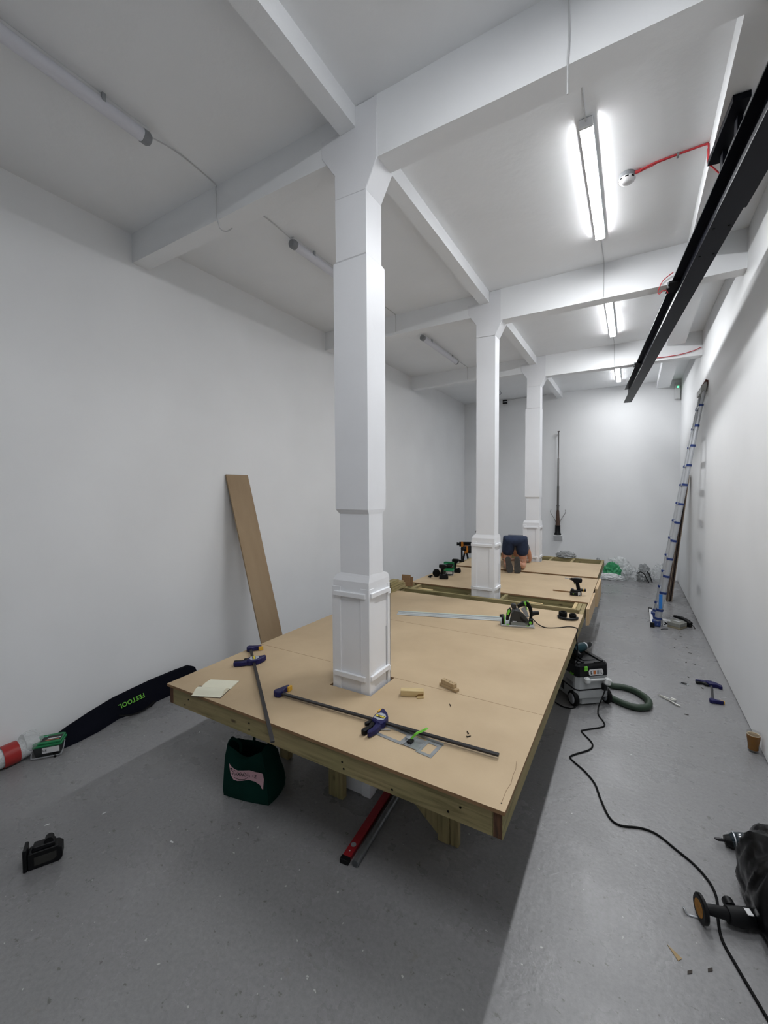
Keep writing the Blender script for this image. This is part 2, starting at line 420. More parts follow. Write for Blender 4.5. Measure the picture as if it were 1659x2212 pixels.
cable('light_cable', [(XT, 2.56, 4.642), (XT, 3.0, 4.642), (XT, 3.24, 4.62)], .0045, M_CAB, 'white cable running to the light by the smoke detector', group=G_C)
cable('light_cable', [(XT, 4.77, 4.63), (XT, 5.2, 4.643), (XT, 5.35, 4.64), (XT, 5.354, 4.6), (XT, 5.354, 4.27)], .0045, M_CAB, 'white cable down the deep second beam', group=G_C)
cable('light_cable', [(XT, 7.83, 4.63), (XT, 8.3, 4.643), (XT, 8.398, 4.62), (XT, 8.4, 4.27)], .0045, M_CAB, 'white cable down the deep third beam', group=G_C)
cable('column_cable', [(-1.845, 5.62, 4.3), (-1.815, 5.60, 3.0), (-1.81, 5.59, 1.9), (-1.83, 5.58, 1.6), (-1.85, 5.58, 1.55)], .006, M_BLKR, 'thin dark cable down the back of the plain column')

# smoke detector with red alarm cables
sd = thing('smoke_detector', 'round white smoke detector on ceiling with red cable gland', 'smoke detector', (-.075, 3.98, ZC))
MB().lathe([(0, -.001), (.055, -.001), (.055, -.03), (.05, -.035)], 24).build('base', M_GREY, sd)
MB().lathe([(.05, -.034), (.058, -.037), (.058, -.05), (.046, -.066), (.03, -.074), (0, -.076)], 24).build('sensor_head', M_WHITE, sd)
for k in range(8):
    a = 2*PI*k/8; m = MB(); m.M = Matrix.Rotation(a, 4, 'Z'); m.box(.051, .0585, -.012, .012, -.052, -.042); m.build('vent_slot', M_BLKR, sd)
M_RED = mat('red_alarm_cable', '#c23a40', .45)
MB().tube([(.055, -.012, -.018), (.095, -.02, -.018)], .013, 10).build('cable_gland', M_RED, sd)
GR = 'red alarm cables'
cable('alarm_cable', [(.02, 3.955, 4.63), (.12, 3.94, 4.638), (.3, 3.93, 4.638), (.42, 3.925, 4.638), (.438, 3.92, 4.62), (.438, 3.90, 4.5), (.445, 3.9, 4.476), (.52, 3.91, 4.47), (.58, 3.95, 4.455)], .006, M_RED, 'red cable running from the smoke detector to the girder', group=GR)
cable('alarm_cable', [(.02, 3.97, 4.628), (.10, 3.955, 4.632), (.16, 3.948, 4.638), (.43, 3.934, 4.638), (.437, 3.932, 4.6), (.438, 3.914, 4.49), (.46, 3.92, 4.462), (.51, 3.96, 4.42)], .005, M_RED, 'second red cable clipped under the smoke detector cable', group=GR)
cable('alarm_cable', [(.33, 5.33, 4.36), (.24, 5.345, 4.30), (.20, 5.35, 4.20), (.215, 5.35, 4.175), (.235, 5.35, 4.20), (.27, 5.36, 4.20), (.29, 5.37, 4.17)], .0045, M_RED, 'red cable looped below the second beam beside the girder', group=GR)
cable('alarm_cable', [(.12, 8.40, 4.315), (.4, 8.402, 4.305), (.62, 8.402, 4.31), (.8, 8.402, 4.34), (.905, 8.402, 4.38)], .006, M_RED, 'red cable along the third beam towards the ladder wall', group=GR)
tag(bx('cable_clip', M_ZINC, None, .25, .265, 3.925, 3.96, 4.625, 4.646), 'small metal clip on the red ceiling cable', 'clip')

# ---------------------------------------------------------------- steel girder (runs slightly off the room's axis)
a0 = Vector((.747, 1.0, 0)); dirg = Vector((-.0968, 1, 0)).normalized()
g = thing('steel_girder', 'dark navy steel I-beam hung below the cross beams', 'girder', (.484+.073, 3.55, 0), math.atan2(.0968, 1))
# local: y along the girder, x across
Lb, Lf = -2.6, 7.0; zt, zb = ZBR-.003, 4.005
MB().box(-.073, .073, Lb, Lf-.12, zt-.012, zt, bev=.002).build('top_flange', M_IBEAM, g)
MB().box(-.073, .073, Lb, Lf+.08, zb, zb+.012, bev=.002).build('bottom_flange', M_IBEAM, g)
MB().box(-.004, .004, Lb, Lf, zb+.012, zt-.012).build('web', M_IBEAM, g)
MB().box(-.080, .080, Lb, .14, zb-.013, zb, bev=.002).build('splice_plate', M_IBEAM, g)
for yy in (.36, .76):
    for xx in (-.045, .045):
        MB().lathe([(0, zb-.004), (.009, zb-.004), (.009, zb+.001)], 10, c=(xx, yy, 0)).build('bolt', M_BLKR, g)
MB().box(-.095, -.005, -.22, .34, 4.445, 4.484, bev=.002).build('packing_plate', M_IBEAM, g)
for yy in (-.1, .2): bx('packer', M_IBEAM, g, -.04, -.01, yy, yy+.06, zt, 4.445)
MB().box(-.10, .0, 1.72, 1.98, zt-.035, zt-.012, bev=.003).build('beam_clamp', M_BLK, g)
MB().tube([(-.095, 1.8, zt-.05), (-.095, 1.8, zt+.01)], .010, 8).build('clamp_bolt', M_ZINC, g)
MB().box(-.10, .0, 4.76, 4.98, zt-.035, zt-.012, bev=.003).build('beam_clamp', M_BLK, g)
MB().tube([(-.095, 4.84, zt-.05), (-.095, 4.84, zt+.01)], .010, 8).build('clamp_bolt', M_ZINC, g)

# ---------------------------------------------------------------- wall fittings
ex = thing('emergency_light', 'white emergency light box with green lamp high on the end wall', 'emergency light', (.855, 11.85, 4.36))
bx('body', M_WHITE, ex, -.055, .055, -.09, -.021, -.17, .15, .012); bx('back_plate', M_WHITE, ex, -.06, .06, -.02, -.0005, -.18, .22, .004)
MB().lathe([(0, -.094), (.02, -.094), (.02, -.088)], 10, c=(0, 0, .10), ax='y').build('indicator_lamp', mat('green_led', (.1, .9, .3), .4, emit=3), ex)
sb = thing('switch_box', 'small black box with white stripe under ceiling at end wall', 'junction box', (-3.08, 11.85, 4.57))
bx('body', M_BLK, sb, -.06, .06, -.05, -.001, -.05, .05, .004); bx('stripe', M_WHITE, sb, -.045, .055, -.0515, -.05, -.012, .012)
cable('ceiling_flex', [(-3.02, 11.82, 4.60), (-2.8, 11.84, 4.625), (-2.4, 11.84, 4.63), (-2.0, 11.84, 4.66-.02)], .006, M_CAB, 'white flex from the black box along the end wall')
M_SHELF = M_WALL
sh = thing('wall_shelf', 'small white wedge shelf under the hanging horn', 'shelf', (-1.665, 11.85, .80))
MB().prism([(-.002, 0), (-.002, .15), (-.19, .15), (-.19, .135), (-.03, 0)], -.10, .10, 'x', bev=.003).build('bracket', M_WALL, sh)
hn = thing('horn', 'tall telescoping metal horn with wooden cone and black bell on end wall', 'horn', (-1.675, 11.75, .95))
Mh = mat('horn_tube_metal', '#6d6a68', .35, metal=.7); Mw = mat('horn_wood', '#5a4436', .5, col2='#43322a', vscale=30)
MB().lathe([(.085, .003), (.085, .03), (.068, .06), (.062, .22), (.066, .235), (.066, .25), (.05, .255), (0, .255)], 18, sx=1).build('bell', M_BLK, hn)
MB().lathe([(.055, .25), (.052, .30), (.034, .62), (.028, .66)], 16).build('cone', Mw, hn)
MB().lathe([(.03, .655), (.03, .75), (.036, .752), (.036, .775), (.028, .778)], 14).build('ring', Mh, hn)
MB().lathe([(.027, .77), (.027, 1.28), (.022, 1.285)], 12).build('lower_tube', Mh, hn)
MB().lathe([(.021, 1.28), (.021, 1.99), (.015, 2.0)], 12).build('middle_tube', Mh, hn)
MB().lathe([(.012, 1.99), (.012, 2.66), (.03, 2.70), (.0, 2.70)], 12).build('upper_tube', Mh, hn)
for s in (-1, 1):
    MB().tube(spline([(s*.05, 0, .34), (s*.10, .0, .45), (s*.17, .01, .56), (s*.185, .02, .62), (s*.17, .03, .66)]), .006, 6).build('wire_arm', Mh, hn)
bx('wall_hook', M_WHITE, hn, -.01, .01, .0, .099, 2.62, 2.65)

# ---------------------------------------------------------------- timber platform
PL, PR, PF, S1, S2, ZP = -2.895, -.455, 1.781, 2.689, 3.907, .731
ZJ = ZP-.018; ZJB = .592
pf = thing('timber_platform', 'low stage of MDF sheets on a treated timber frame round the columns', 'platform')
def panel(name, poly, z0, z1, parent, mats=None):
    m = MB(); m.prism(poly, z0, z1, 'z')
    for f in m.bm.faces:
        f.normal_update()
        if abs(f.normal.z) < .5: f.material_index = 1
    return m.build(name, mats or [M_MDF, M_MDFE], parent)
g1 = .0015
panel('deck_sheet', [(PL, PF), (PR, PF), (PR, S1-g1), (-1.508, S1-g1), (-1.508, 2.358), (-1.856, 2.358), (-1.856, S1-g1), (PL-.012, S1-g1)], ZJ, ZP, pf)
panel('deck_sheet', [(PL-.012, S1+g1), (PR, S1+g1), (PR, S2-g1), (PL-.012, S2-g1)], ZJ, ZP, pf)
panel('deck_sheet', [(PL-.012, S2+g1), (PR, S2+g1), (PR, 5.13), (PL-.012, 5.11)], ZJ, ZP, pf)
panel('deck_sheet', [(PL, 5.70), (-.442, 5.70), (-.445, 7.29), (PL, 7.28)], ZJ, ZP, pf)
panel('deck_sheet', [(-2.79, 7.31), (-.457, 7.31), (-.464, 8.655), (-1.50, 8.655), (-1.50, 8.40), (-1.85, 8.40), (-1.85, 8.655), (-2.79, 8.655)], ZP+.0005, ZP+.0185, pf)
for yy in (1.9,): pass
def joist(x0, x1, y0, y1, m, name='joist', z0=ZJB, z1=ZJ, bev=.003): return bx(name, m, pf, x0, x1, y0, y1, z0, z1, bev)
# rim
joist(-2.829, -.512, 1.79, 1.835, M_TX, 'rim_joist')
for x0 in (-2.876, -.511):
    o = MB(); o.box(x0, x0+.045, 1.79, 5.34, ZJB, ZJ, bev=.003)
    for f in o.bm.faces:
        if f.normal.y < -.9: f.material_index = 1
    o.build('rim_joist', [M_TY, M_END], pf)
    joist(x0, x0+.045, 5.342, 7.30, M_TY, 'rim_joist'); joist(x0, x0+.045, 7.302, 9.335, M_TY, 'rim_joist', ZJB+.018, ZP)
joist(-2.829, -.513, 9.29, 9.335, M_TX, 'rim_joist', ZJB+.018, ZP)
for y in (2.24, 2.69, 3.30, 3.89, 4.50, 5.05): joist(-2.829, -.513, y, y+.045, M_TX) if y != 2.69 else [joist(-2.829, -1.86, y, y+.045, M_TX), joist(-1.5, -.513, y, y+.045, M_TX)]
joist(-2.80, -.545, 5.30, 5.345, M_TX, 'joist', ZJB+.018, ZP); joist(-2.829, -.513, 5.708, 5.753, M_TX)
for y in (6.3, 6.9): joist(-2.829, -.513, y, y+.045, M_TX)
for y in (7.34, 8.0): joist(-2.829, -.513, y, y+.045, M_TX, 'joist', ZJB+.018, ZP)
joist(-2.829, -1.86, 8.66, 8.705, M_TX, 'joist', ZJB+.018, ZP-.002); joist(-1.49, -.513, 8.66, 8.705, M_TX, 'joist', ZJB+.018, ZP-.002)
for x in (-1.43, -1.03): joist(x, x+.045, 8.706, 9.289, M_TY, 'noggin', ZJB+.018, ZP)
for x in (-2.4, -1.95): joist(x, x+.045, 8.706, 9.289, M_TY, 'noggin', ZJB+.018, ZP)
for x in (-.56, -1.47, -2.76, -1.90): joist(x, x+.045, 5.346, 5.707, M_TY, 'noggin', ZJB, ZJ+.004)
joist(-.60, -.561, 5.37, 5.66, M_PINE, 'noggin', ZJB+.02, ZP-.004)
bx('packing_piece', M_PINE, pf, -2.62, -2.40, 5.35, 5.40, ZJB, ZP+.004, .002); bx('packing_piece', M_PINE, pf, -1.13, -.93, 5.348, 5.39, ZJB, ZP+.004, .002)
# fascia strips fixed along the aisle side
for (xa, ya, yb2, za, zb2) in ((-.453, 5.40, 6.30, .53, .727), (-.440, 6.60, 7.40, .46, .722)):
    o = MB(); o.box(xa, xa+.017, ya, yb2, za, zb2, 0, .001); o.box(xa+.0175, xa+.035, ya+.01, yb2+.01, za+.004, zb2-.002, 0, .001)
    o.build('fascia_strip', mat('mdf_light_edge', '#c4ab88', .7, vary=.06, vscale=20), pf)
# screw heads on the front joist
for x, z in ((-.66, .668), (-.72, .625), (-1.33, .66), (-1.32, .625), (-2.05, .67), (-2.05, .63), (-2.66, .668), (-2.70, .62), (-1.02, .62)):
    MB().lathe([(0, 1.7885), (.006, 1.7885), (.006, 1.791)], 8, c=(x, 0, z), ax='y').build('screw_head', M_BLKR, pf)
# legs and braces
def leg(x0, x1, y0, y1, m=M_TZ): return bx('leg', m, pf, x0, x1, y0, y1, .0005, ZJB, .003)
leg(-1.803, -1.683, 2.265, 2.315); leg(-.99, -.915, 2.29, 2.335); leg(-.912, -.86, 2.295, 2.335)
leg(-2.40, -2.31, 2.40, 2.45)
for x in (-2.45, -.95):
    for y in (4.0, 5.8, 7.4, 9.1): leg(x, x+.095, y, y+.047)
for (xa, xb, yy) in ((-.99, -1.50, 2.292),):
    MB().prism([(xa, .035), (xa, .165), (xb-.02, .592), (xb-.16, .592)], yy, yy+.04, 'y', bev=.003).build('brace', M_TZ, pf)

# ---------------------------------------------------------------- bar clamps
M_PLATE = mat('clamp_badge_grey', '#a3a7b0', .4); M_BADGE = mat('badge_black', '#1a1a1c', .5); M_BYEL = mat('badge_yellow', '#f0dc50', .5)
def bar_clamp(label, loc, ang, L, body, flip=1, badge=True, sc=1., group='bar clamps'):
    """local x along the bar, jaws towards +y*flip, lying on its side"""
    t = thing('bar_clamp', label, 'clamp', loc, ang, group)
    def P(m): m.M = Matrix.Diagonal((1, flip, 1, 1)); return m
    def fix(m): bmesh.ops.recalc_face_normals(m.bm, faces=m.bm.faces[:]); return m
    zb = .016*sc
    m = P(MB()); m.box(0, L, -.011*sc, .011*sc, zb, zb+.011*sc, bev=.001); fix(m).build('bar', M_STEELD, t)
    m = P(MB()); m.prism([(x*sc, y*sc) for x, y in ((-.034, -.028), (-.045, -.005), (-.034, .02), (-.016, .085), (.0, .098), (.006, .09), (.010, .03), (.022, .012), (.022, -.022), (.0, -.034))], .003, .040*sc, 'z', bev=.005); fix(m).build('fixed_jaw', M_NAVY, t)
    m = P(MB()); m.box(.004*sc, .020*sc, .066*sc, .104*sc, .002, .036*sc, bev=.002); fix(m).build('jaw_pad', M_YEL, t)
    b = body; s = sc
    m = P(MB()); m.prism([(b+x*s, y*s) for x, y in ((-.004, -.03), (-.01, .02), (.0, .06), (-.006, .098), (.012, .104), (.05, .07), (.078, .03), (.08, -.03), (.066, -.06), (.03, -.05))], .002, .046*sc, 'z', bev=.006); fix(m).build('sliding_body', M_NAVY, t)
    m = P(MB()); m.prism([(b+x*s, y*s) for x, y in ((.034, -.04), (.072, -.05), (.07, -.10), (.055, -.150), (.040, -.156), (.030, -.140), (.040, -.10))], .004, .040*sc, 'z', bev=.006); fix(m).build('handle', M_NAVY, t)
    m = P(MB()); m.prism([(b+x*s, y*s) for x, y in ((-.002, -.03), (.030, -.045), (.026, -.10), (.016, -.148), (-.004, -.150), (-.012, -.135), (.006, -.09))], .006, .034*sc, 'z', bev=.005); fix(m).build('trigger', M_BLK, t)
    m = P(MB()); m.prism([(b+x*s, y*s) for x, y in ((-.022, -.028), (-.002, -.022), (-.004, -.05), (-.022, -.07), (-.034, -.064))], .010, .030*sc, 'z', bev=.003); fix(m).build('release_lever', M_BLK, t)
    m = P(MB()); m.box(b-.020*s, b-.007*s, .068*s, .104*s, .004, .038*sc, bev=.002); fix(m).build('jaw_pad', M_YEL if badge else M_NAVY, t)
    if badge:
        zt2 = .0462*sc
        m = P(MB()); m.prism([(b+x*s, y*s) for x, y in ((.002, -.018), (.006, .03), (.02, .046), (.05, .042), (.068, .02), (.070, -.022), (.04, -.032))], zt2, zt2+.002, 'z'); fix(m).build('badge_plate', M_PLATE, t)
        m = P(MB()); m.prism([(b+x*s, y*s) for x, y in ((.010, -.008), (.011, .018), (.064, .016), (.064, -.010))], zt2+.002, zt2+.003, 'z'); fix(m).build('badge', M_BADGE, t)
        text_mesh('badge_text', 'IRWIN', .021*s, M_BYEL, t, Matrix.Translation((b+.037*s, .004*s, zt2+.0035)) @ Matrix.Rotation(badge-1 if badge is not True else 0, 4, 'Z'), bold=.0004)
    return t
bar_clamp('dark bar clamp with its end overhanging the platform edge by the notebook', (-2.845, 2.515, ZP), math.atan2(-.915, 1.20), 1.47, .245, badge=True)
bar_clamp('long bar clamp lying across the deck over the pressed metal jig', (-2.045, 2.055, ZP), math.atan2(.075, 1.47), 1.47, .735, badge=True)
bar_clamp('short navy bar clamp lying on the floor near the ladder wall', (.716, 5.20, 0), math.atan2(.455, .045), .52, .40, flip=-1, badge=False, sc=.9)

# pressed metal jig with green toggle
jg = thing('hinge_jig', 'pressed zinc jig plate with green toggle lever under the long bar clamp', 'jig', (-1.245, 2.0, ZP), math.atan2(-.03, .36))
m = MB()
def rect_frame(m, x0, x1, y0, y1, w, z0, z1):
    m.box(x0, x1, y0, y0+w, z0, z1); m.box(x0, x1, y1-w, y1, z0, z1); m.box(x0, x0+w, y0+w, y1-w, z0, z1); m.box(x1-w, x1, y0+w, y1-w, z0, z1)
rect_frame(m, -.02, .175, -.004, .115, .022, .001, .003); m.build('long_frame', M_ZINC, jg)
m = MB(); rect_frame(m, .27, .365, -.012, .115, .020, .001, .003); m.build('end_frame', M_ZINC, jg)
bx('slide_plate', M_ZINC, jg, .17, .275, 0, .10, .0032, .0052, .0005); bx('fold', M_ZINC, jg, .185, .19, 0, .10, .0053, .012); bx('fold', M_ZINC, jg, .215, .219, 0, .10, .0053, .010)
bx('back_fence', M_ZINC, jg, .0, .37, .118, .122, .001, .014)
MB().prism([(.17, .045), (.19, .075), (.205, .065), (.20, .04)], .0055, .02, 'z').build('toggle_link', M_ZINC, jg)
m = MB(); m.loft([[(x+dx, y+dy, z) for dx, dy in ((-.007, -.010), (.007, -.010), (.007, .010), (-.007, .010))] for x, y, z in ((.205, .06, .018), (.225, .075, .045), (.25, .09, .058), (.272, .105, .072))], smooth=False); m.build('toggle_lever', M_GREEN, jg)
MB().tube([(-.005, .04, .006), (.05, .075, .008)], .004, 6).build('hex_key', M_ALU, jg)
bx('bracket', M_BLK, jg, .195, .222, .02, .055, .0055, .018, .002)

# notebook, off-cuts, screws
nb = thing('notebook', 'open cream notebook lying near the platform corner', 'notebook', (-2.52, 1.905, ZP), math.atan2(.085, .2))
NX = .105
def page(x0, x1, sgn):
    m = MB(); R1 = []; n = 8
    for i in range(n+1):
        t = i/n; y = sgn*t*.125; z = .006+.026*math.sin(PI*min(1, t*1.15))*(.9 if sgn < 0 else .25)
        R1.append([(x0, y, .003), (x1, y, .003), (x1, y, z), (x0, y, z)])
    m.loft(R1, smooth=False); return m
page(-NX, NX, -1).build('page_block', M_PAPER, nb); page(-NX-.002, NX+.01, 1).build('page_block', M_PAPER, nb)
MB().box(-NX-.004, NX+.004, -.128, .128, .0003, .0028, bev=.001).build('cover', mat('brown_cover', '#4a3a30', .6), nb)
MB().tube(spline([(-NX, .01, .004), (-NX-.02, .02, .003), (-NX-.03, .012, .003)]), .0025, 5).build('ribbon', mat('dark_ribbon', '#3a2622', .8), nb)
oc = thing('timber_offcut', 'pale pine block with a torn chip beside the front column', 'offcut', (-1.27, 2.51, ZP), math.atan2(.07, .146), 'timber off-cuts on the deck')
bx('block', M_PINE, oc, -.078, .078, -.02, .025, .0005, .042, .003); MB().prism([(.03, -.045), (.078, -.035), (.08, -.022), (.035, -.024)], .0005, .008, 'z').build('chip', M_PINE, oc)
MB().prism([(.02, .004), (.07, .010), (.078, .026), (.04, .02)], -.0215, -.0202, 'y').build('split', mat('dark_split', '#8a6a3c', .8), oc)
oc = thing('timber_offcut', 'small drilled batten block lying across the deck seam', 'offcut', (-1.10, 2.735, ZP), math.atan2(-.05, .145), 'timber off-cuts on the deck')
Mo = mat('weathered_offcut', '#b59f7d', .8, col2='#a58d69', vscale=40)
bx('lower_block', Mo, oc, -.07, .085, -.018, .018, .0005, .020, .002); bx('upper_block', Mo, oc, -.055, .062, -.016, .02, .0205, .05, .002)
for x in (-.02, .012, .035): MB().lathe([(0, .0512), (.003, .0512), (.003, .049)], 6, c=(x, .004, 0)).build('drill_hole', M_BLKR, oc)
for k, (px, py, a) in enumerate(((1010, 1583, 2.2), (1013, 1592, .9))):
    p = atz(px, py, ZP); s = thing('screw', ['black wood screw on the deck nearer the wood splinter', 'black wood screw on the deck nearer the bar clamp'][k], 'screw', (p.x, p.y, ZP), a, 'loose screws on the deck')
    MB().tube([(-.012, 0, .004), (.008, 0, .004), (.014, 0, .003)], [.0025, .0025, .0005], 6).build('shank', M_BLKR, s); MB().lathe([(0, -.014), (.005, -.014), (.0025, -.010)], 8, c=(0, 0, .0055), ax='x').build('head', M_BLKR, s)
p = atz(972, 1524, ZP); tag(MB().tube([(p.x-.01, p.y+.015, ZP+.003), (p.x+.003, p.y, ZP+.003), (p.x+.012, p.y-.018, ZP+.003)], [.001, .004, .0008], 5).build('splinter', mat('dark_bark', '#3a2c20', .8)), 'dark wood splinter on the deck between block and clamp', 'splinter')
# fine crack line in the corner of the front sheet
cr = [atz(x, y, ZP+.0004) for x, y in ((1116, 1645), (1114, 1662), (1108, 1675), (1104, 1692), (1094, 1707), (1088, 1722), (1083, 1735))]
MB().tube(cr, .0009, 4, cap=False).build('pencil_line', mat('pencil_brown', '#7a6248', .8), pf)
MB().lathe([(0, ZP+.0006), (.004, ZP+.0006), (.004, ZP-.001)], 8, c=(cr[-1].x, cr[-1].y, 0)).build('screw_head', M_BLKR, pf)

# ---------------------------------------------------------------- guide rail and plunge saw
gr = thing('guide_rail', 'silver aluminium saw guide rail with green grip strip', 'guide rail', (-2.285, 4.165, ZP), math.atan2(.344, 1.08))
MB().prism([(-.075, .0005), (.085, .0005), (.085, .004), (.03, .004), (.03, .016), (.018, .016), (.018, .005), (-.03, .005), (-.03, .009), (-.04, .009), (-.04, .005), (-.075, .003)], 0, 1.40, 'x').build('rail', mat('rail_silver', '#c4c8c8', .42, metal=.35), gr)
bx('grip_strip', mat('pale_green_strip', '#b4c9bd', .6), gr, 0, 1.4, .035, .082, .004, .0052); bx('splinter_guard', M_BLK, gr, 0, 1.4, -.079, -.073, .0005, .0022)
saw = thing('plunge_saw', 'black and lime green plunge saw standing at the guide rail end', 'power saw', (-1.145, 4.275, ZP), math.atan2(.086, .298))
K = .000594
def sp(pts): return [((x-170)*K, (600-y)*K) for x, y in pts]
bx('base_plate', mat('cast_plate', '#b2b6b6', .35, metal=.6), saw, .0, .33, -.01, .17, .0005, .008, .002)
bx('base_rail', M_ALU, saw, .005, .325, -.012, -.004, .008, .020, .001); bx('clear_guard', mat('clear_guard', '#8f9694', .25, alpha=.6), saw, .10, .26, -.008, -.004, .02, .055)
Mdk = mat('saw_dark_grey', '#2b2d2e', .45)
MB().prism(sp([(310, 590), (320, 480), (345, 370), (400, 310), (470, 318), (550, 372), (610, 450), (650, 520), (640, 590)]), .0, .035, 'y', bev=.006).build('blade_housing', Mdk, saw)
MB().prism(sp([(480, 400), (600, 500), (620, 530), (590, 540), (500, 470)]), -.008, .0, 'y', bev=.002).build('housing_rib', M_BLK, saw)
MB().tube([((430-170)*K, .035, .115), ((430-170)*K, .15, .115)], .048, 16).build('motor', M_BLK, saw)
MB().prism(sp([(585, 165), (640, 190), (685, 270), (700, 370), (690, 450), (640, 480), (650, 390), (622, 270), (580, 235)]), .03, .075, 'y', bev=.008).build('rear_handle', M_BLKR, saw)
MB().prism(sp([(440, 235), (535, 172), (600, 166), (605, 232), (525, 252), (455, 295)]), .03, .07, 'y', bev=.006).build('top_handle', M_BLK, saw)
MB().prism(sp([(500, 300), (580, 260), (640, 430), (600, 440), (540, 350)]), .036, .06, 'y', bev=.003).build('handle_gap_panel', M_GREY, saw)
MB().prism(sp([(545, 172), (585, 168), (595, 225), (570, 235)]), .026, .078, 'y', bev=.003).build('trigger_accent', M_GREEN, saw)
MB().prism(sp([(600, 160), (632, 160), (634, 178), (604, 172)]), .035, .07, 'y', bev=.002).build('handle_accent', M_GREEN, saw)
MB().prism(sp([(578, 255), (596, 252), (610, 300), (598, 305)]), .028, .076, 'y', bev=.001).build('handle_accent', M_GREEN, saw)
MB().prism(sp([(335, 225), (375, 200), (430, 228), (425, 290), (370, 310), (338, 270)]), .02, .07, 'y', bev=.010).build('front_grip', Mdk, saw)
MB().prism(sp([(285, 315), (330, 280), (345, 330), (300, 500), (255, 500), (262, 400)]), .01, .05, 'y', bev=.005).build('front_column', M_BLK, saw)
MB().prism(sp([(288, 320), (318, 300), (326, 340), (296, 400), (264, 405)]), .004, .012, 'y', bev=.002).build('front_accent', M_GREEN, saw)
MB().lathe([(0, -.012), (.05, -.012), (.052, -.008), (.052, .008), (.05, .012), (0, .012)], 20, c=((205-170)*K, .05, .058), ax='x', sx=1).build('bevel_knob', M_BLK, saw)
MB().lathe([(.05, .014), (.051, .02), (.045, .022)], 20, c=((205-170)*K, .05, .058), ax='x').build('knob_ring', M_GREEN, saw)
bx('depth_stop', M_BLK, saw, -.012, .012, .02, .05, .085, .11, .003)
MB().tube([((690-170)*K, .09, .125), ((740-170)*K, .10, .13), ((800-170)*K, .11, .13)], [.026, .022, .020], 12).build('dust_port', M_BLK, saw)
bx('cord_block', M_BLK, saw, .275, .315, .01, .06, .03, .09, .006)
MB().lathe([(.007, -.006), (.014, -.006), (.014, .006), (.007, .006)], 12, c=((655-170)*K, .004, .052), ax='y').build('cord_gland', M_GREEN, saw)
for x in (.055, .25): bx('clamp_lever', M_GREEN, saw, x, x+.025, -.013, -.006, .018, .026, .001)
bx('label', M_WHITE, saw, .115, .155, -.0012, .0, .052, .060)
sw = [atz(x, y, ZP+.004) for x, y in ((1150, 1346), (1163, 1352), (1180, 1356), (1205, 1356), (1225, 1354), (1240, 1355), (1248, 1360))]
sw[0].z = ZP+.05; sw[1].z = ZP+.02
sw += [Vector((-.448, 4.37, ZP-.02)), Vector((-.44, 4.42, .6)), Vector((-.445, 4.47, .42)), Vector((-.42, 4.55, .40))]
cable('saw_cord', sw, .005, M_BLKR, 'black cord from the plunge saw over the platform edge')

# ---------------------------------------------------------------- ear defenders
def ear_defenders(label, loc, rz, rot=None):
    t = thing('ear_defenders', label, 'ear defenders', loc, rz, 'ear defenders', rot)
    for (x, y, r, h) in ((-.052, .012, .043, .055), (.048, .0, .036, .043)):
        MB().lathe([(0, .001), (r*.85, .001), (r, .01), (r, h*.6), (r*.98, h), (r*.8, h+.006), (r*.55, h+.002), (r*.5, h-.012), (0, h-.014)], 20, c=(x, y, .004), sx=1., sy=1.15).build('ear_cup', M_BLKR, t)
    pts = [(-.095*math.cos(a)-.002, -.012-.085*math.sin(a), .016) for a in [i*PI/12 for i in range(13)]]
    MB().tube(pts, .013, 8, squash=1.).build('headband', M_BLK, t)
    return t
ear_defenders('black ear defenders lying on the deck beside the saw', (-.585, 4.90, ZP), math.radians(8))
t2 = thing('ear_defenders', 'black ear defenders tipped on edge beside the cordless tools', 'ear defenders', (-2.735, 6.24, ZP), math.radians(24), 'ear defenders')
for y0, y1, r in ((-.055, -.012, .062), (.005, .045, .058)):
    MB().lathe([(0, y0), (r*.75, y0), (r*.98, y0+.010), (r, (y0+y1)/2), (r*.9, y1), (0, y1)], 22, c=(.02, 0, .064), ax='y').build('ear_cup', M_BLKR, t2)
MB().lathe([(.046, -.058), (.052, -.058), (.052, -.054), (.046, -.054), (.046, -.058)], 22, c=(.02, 0, .064), ax='y').build('cushion_ring', M_BLK, t2)
MB().tube([(-.045, .0, .02), (-.085, -.02, .013), (-.10, -.06, .013), (-.07, -.10, .013)], .012, 8).build('headband', M_BLK, t2)

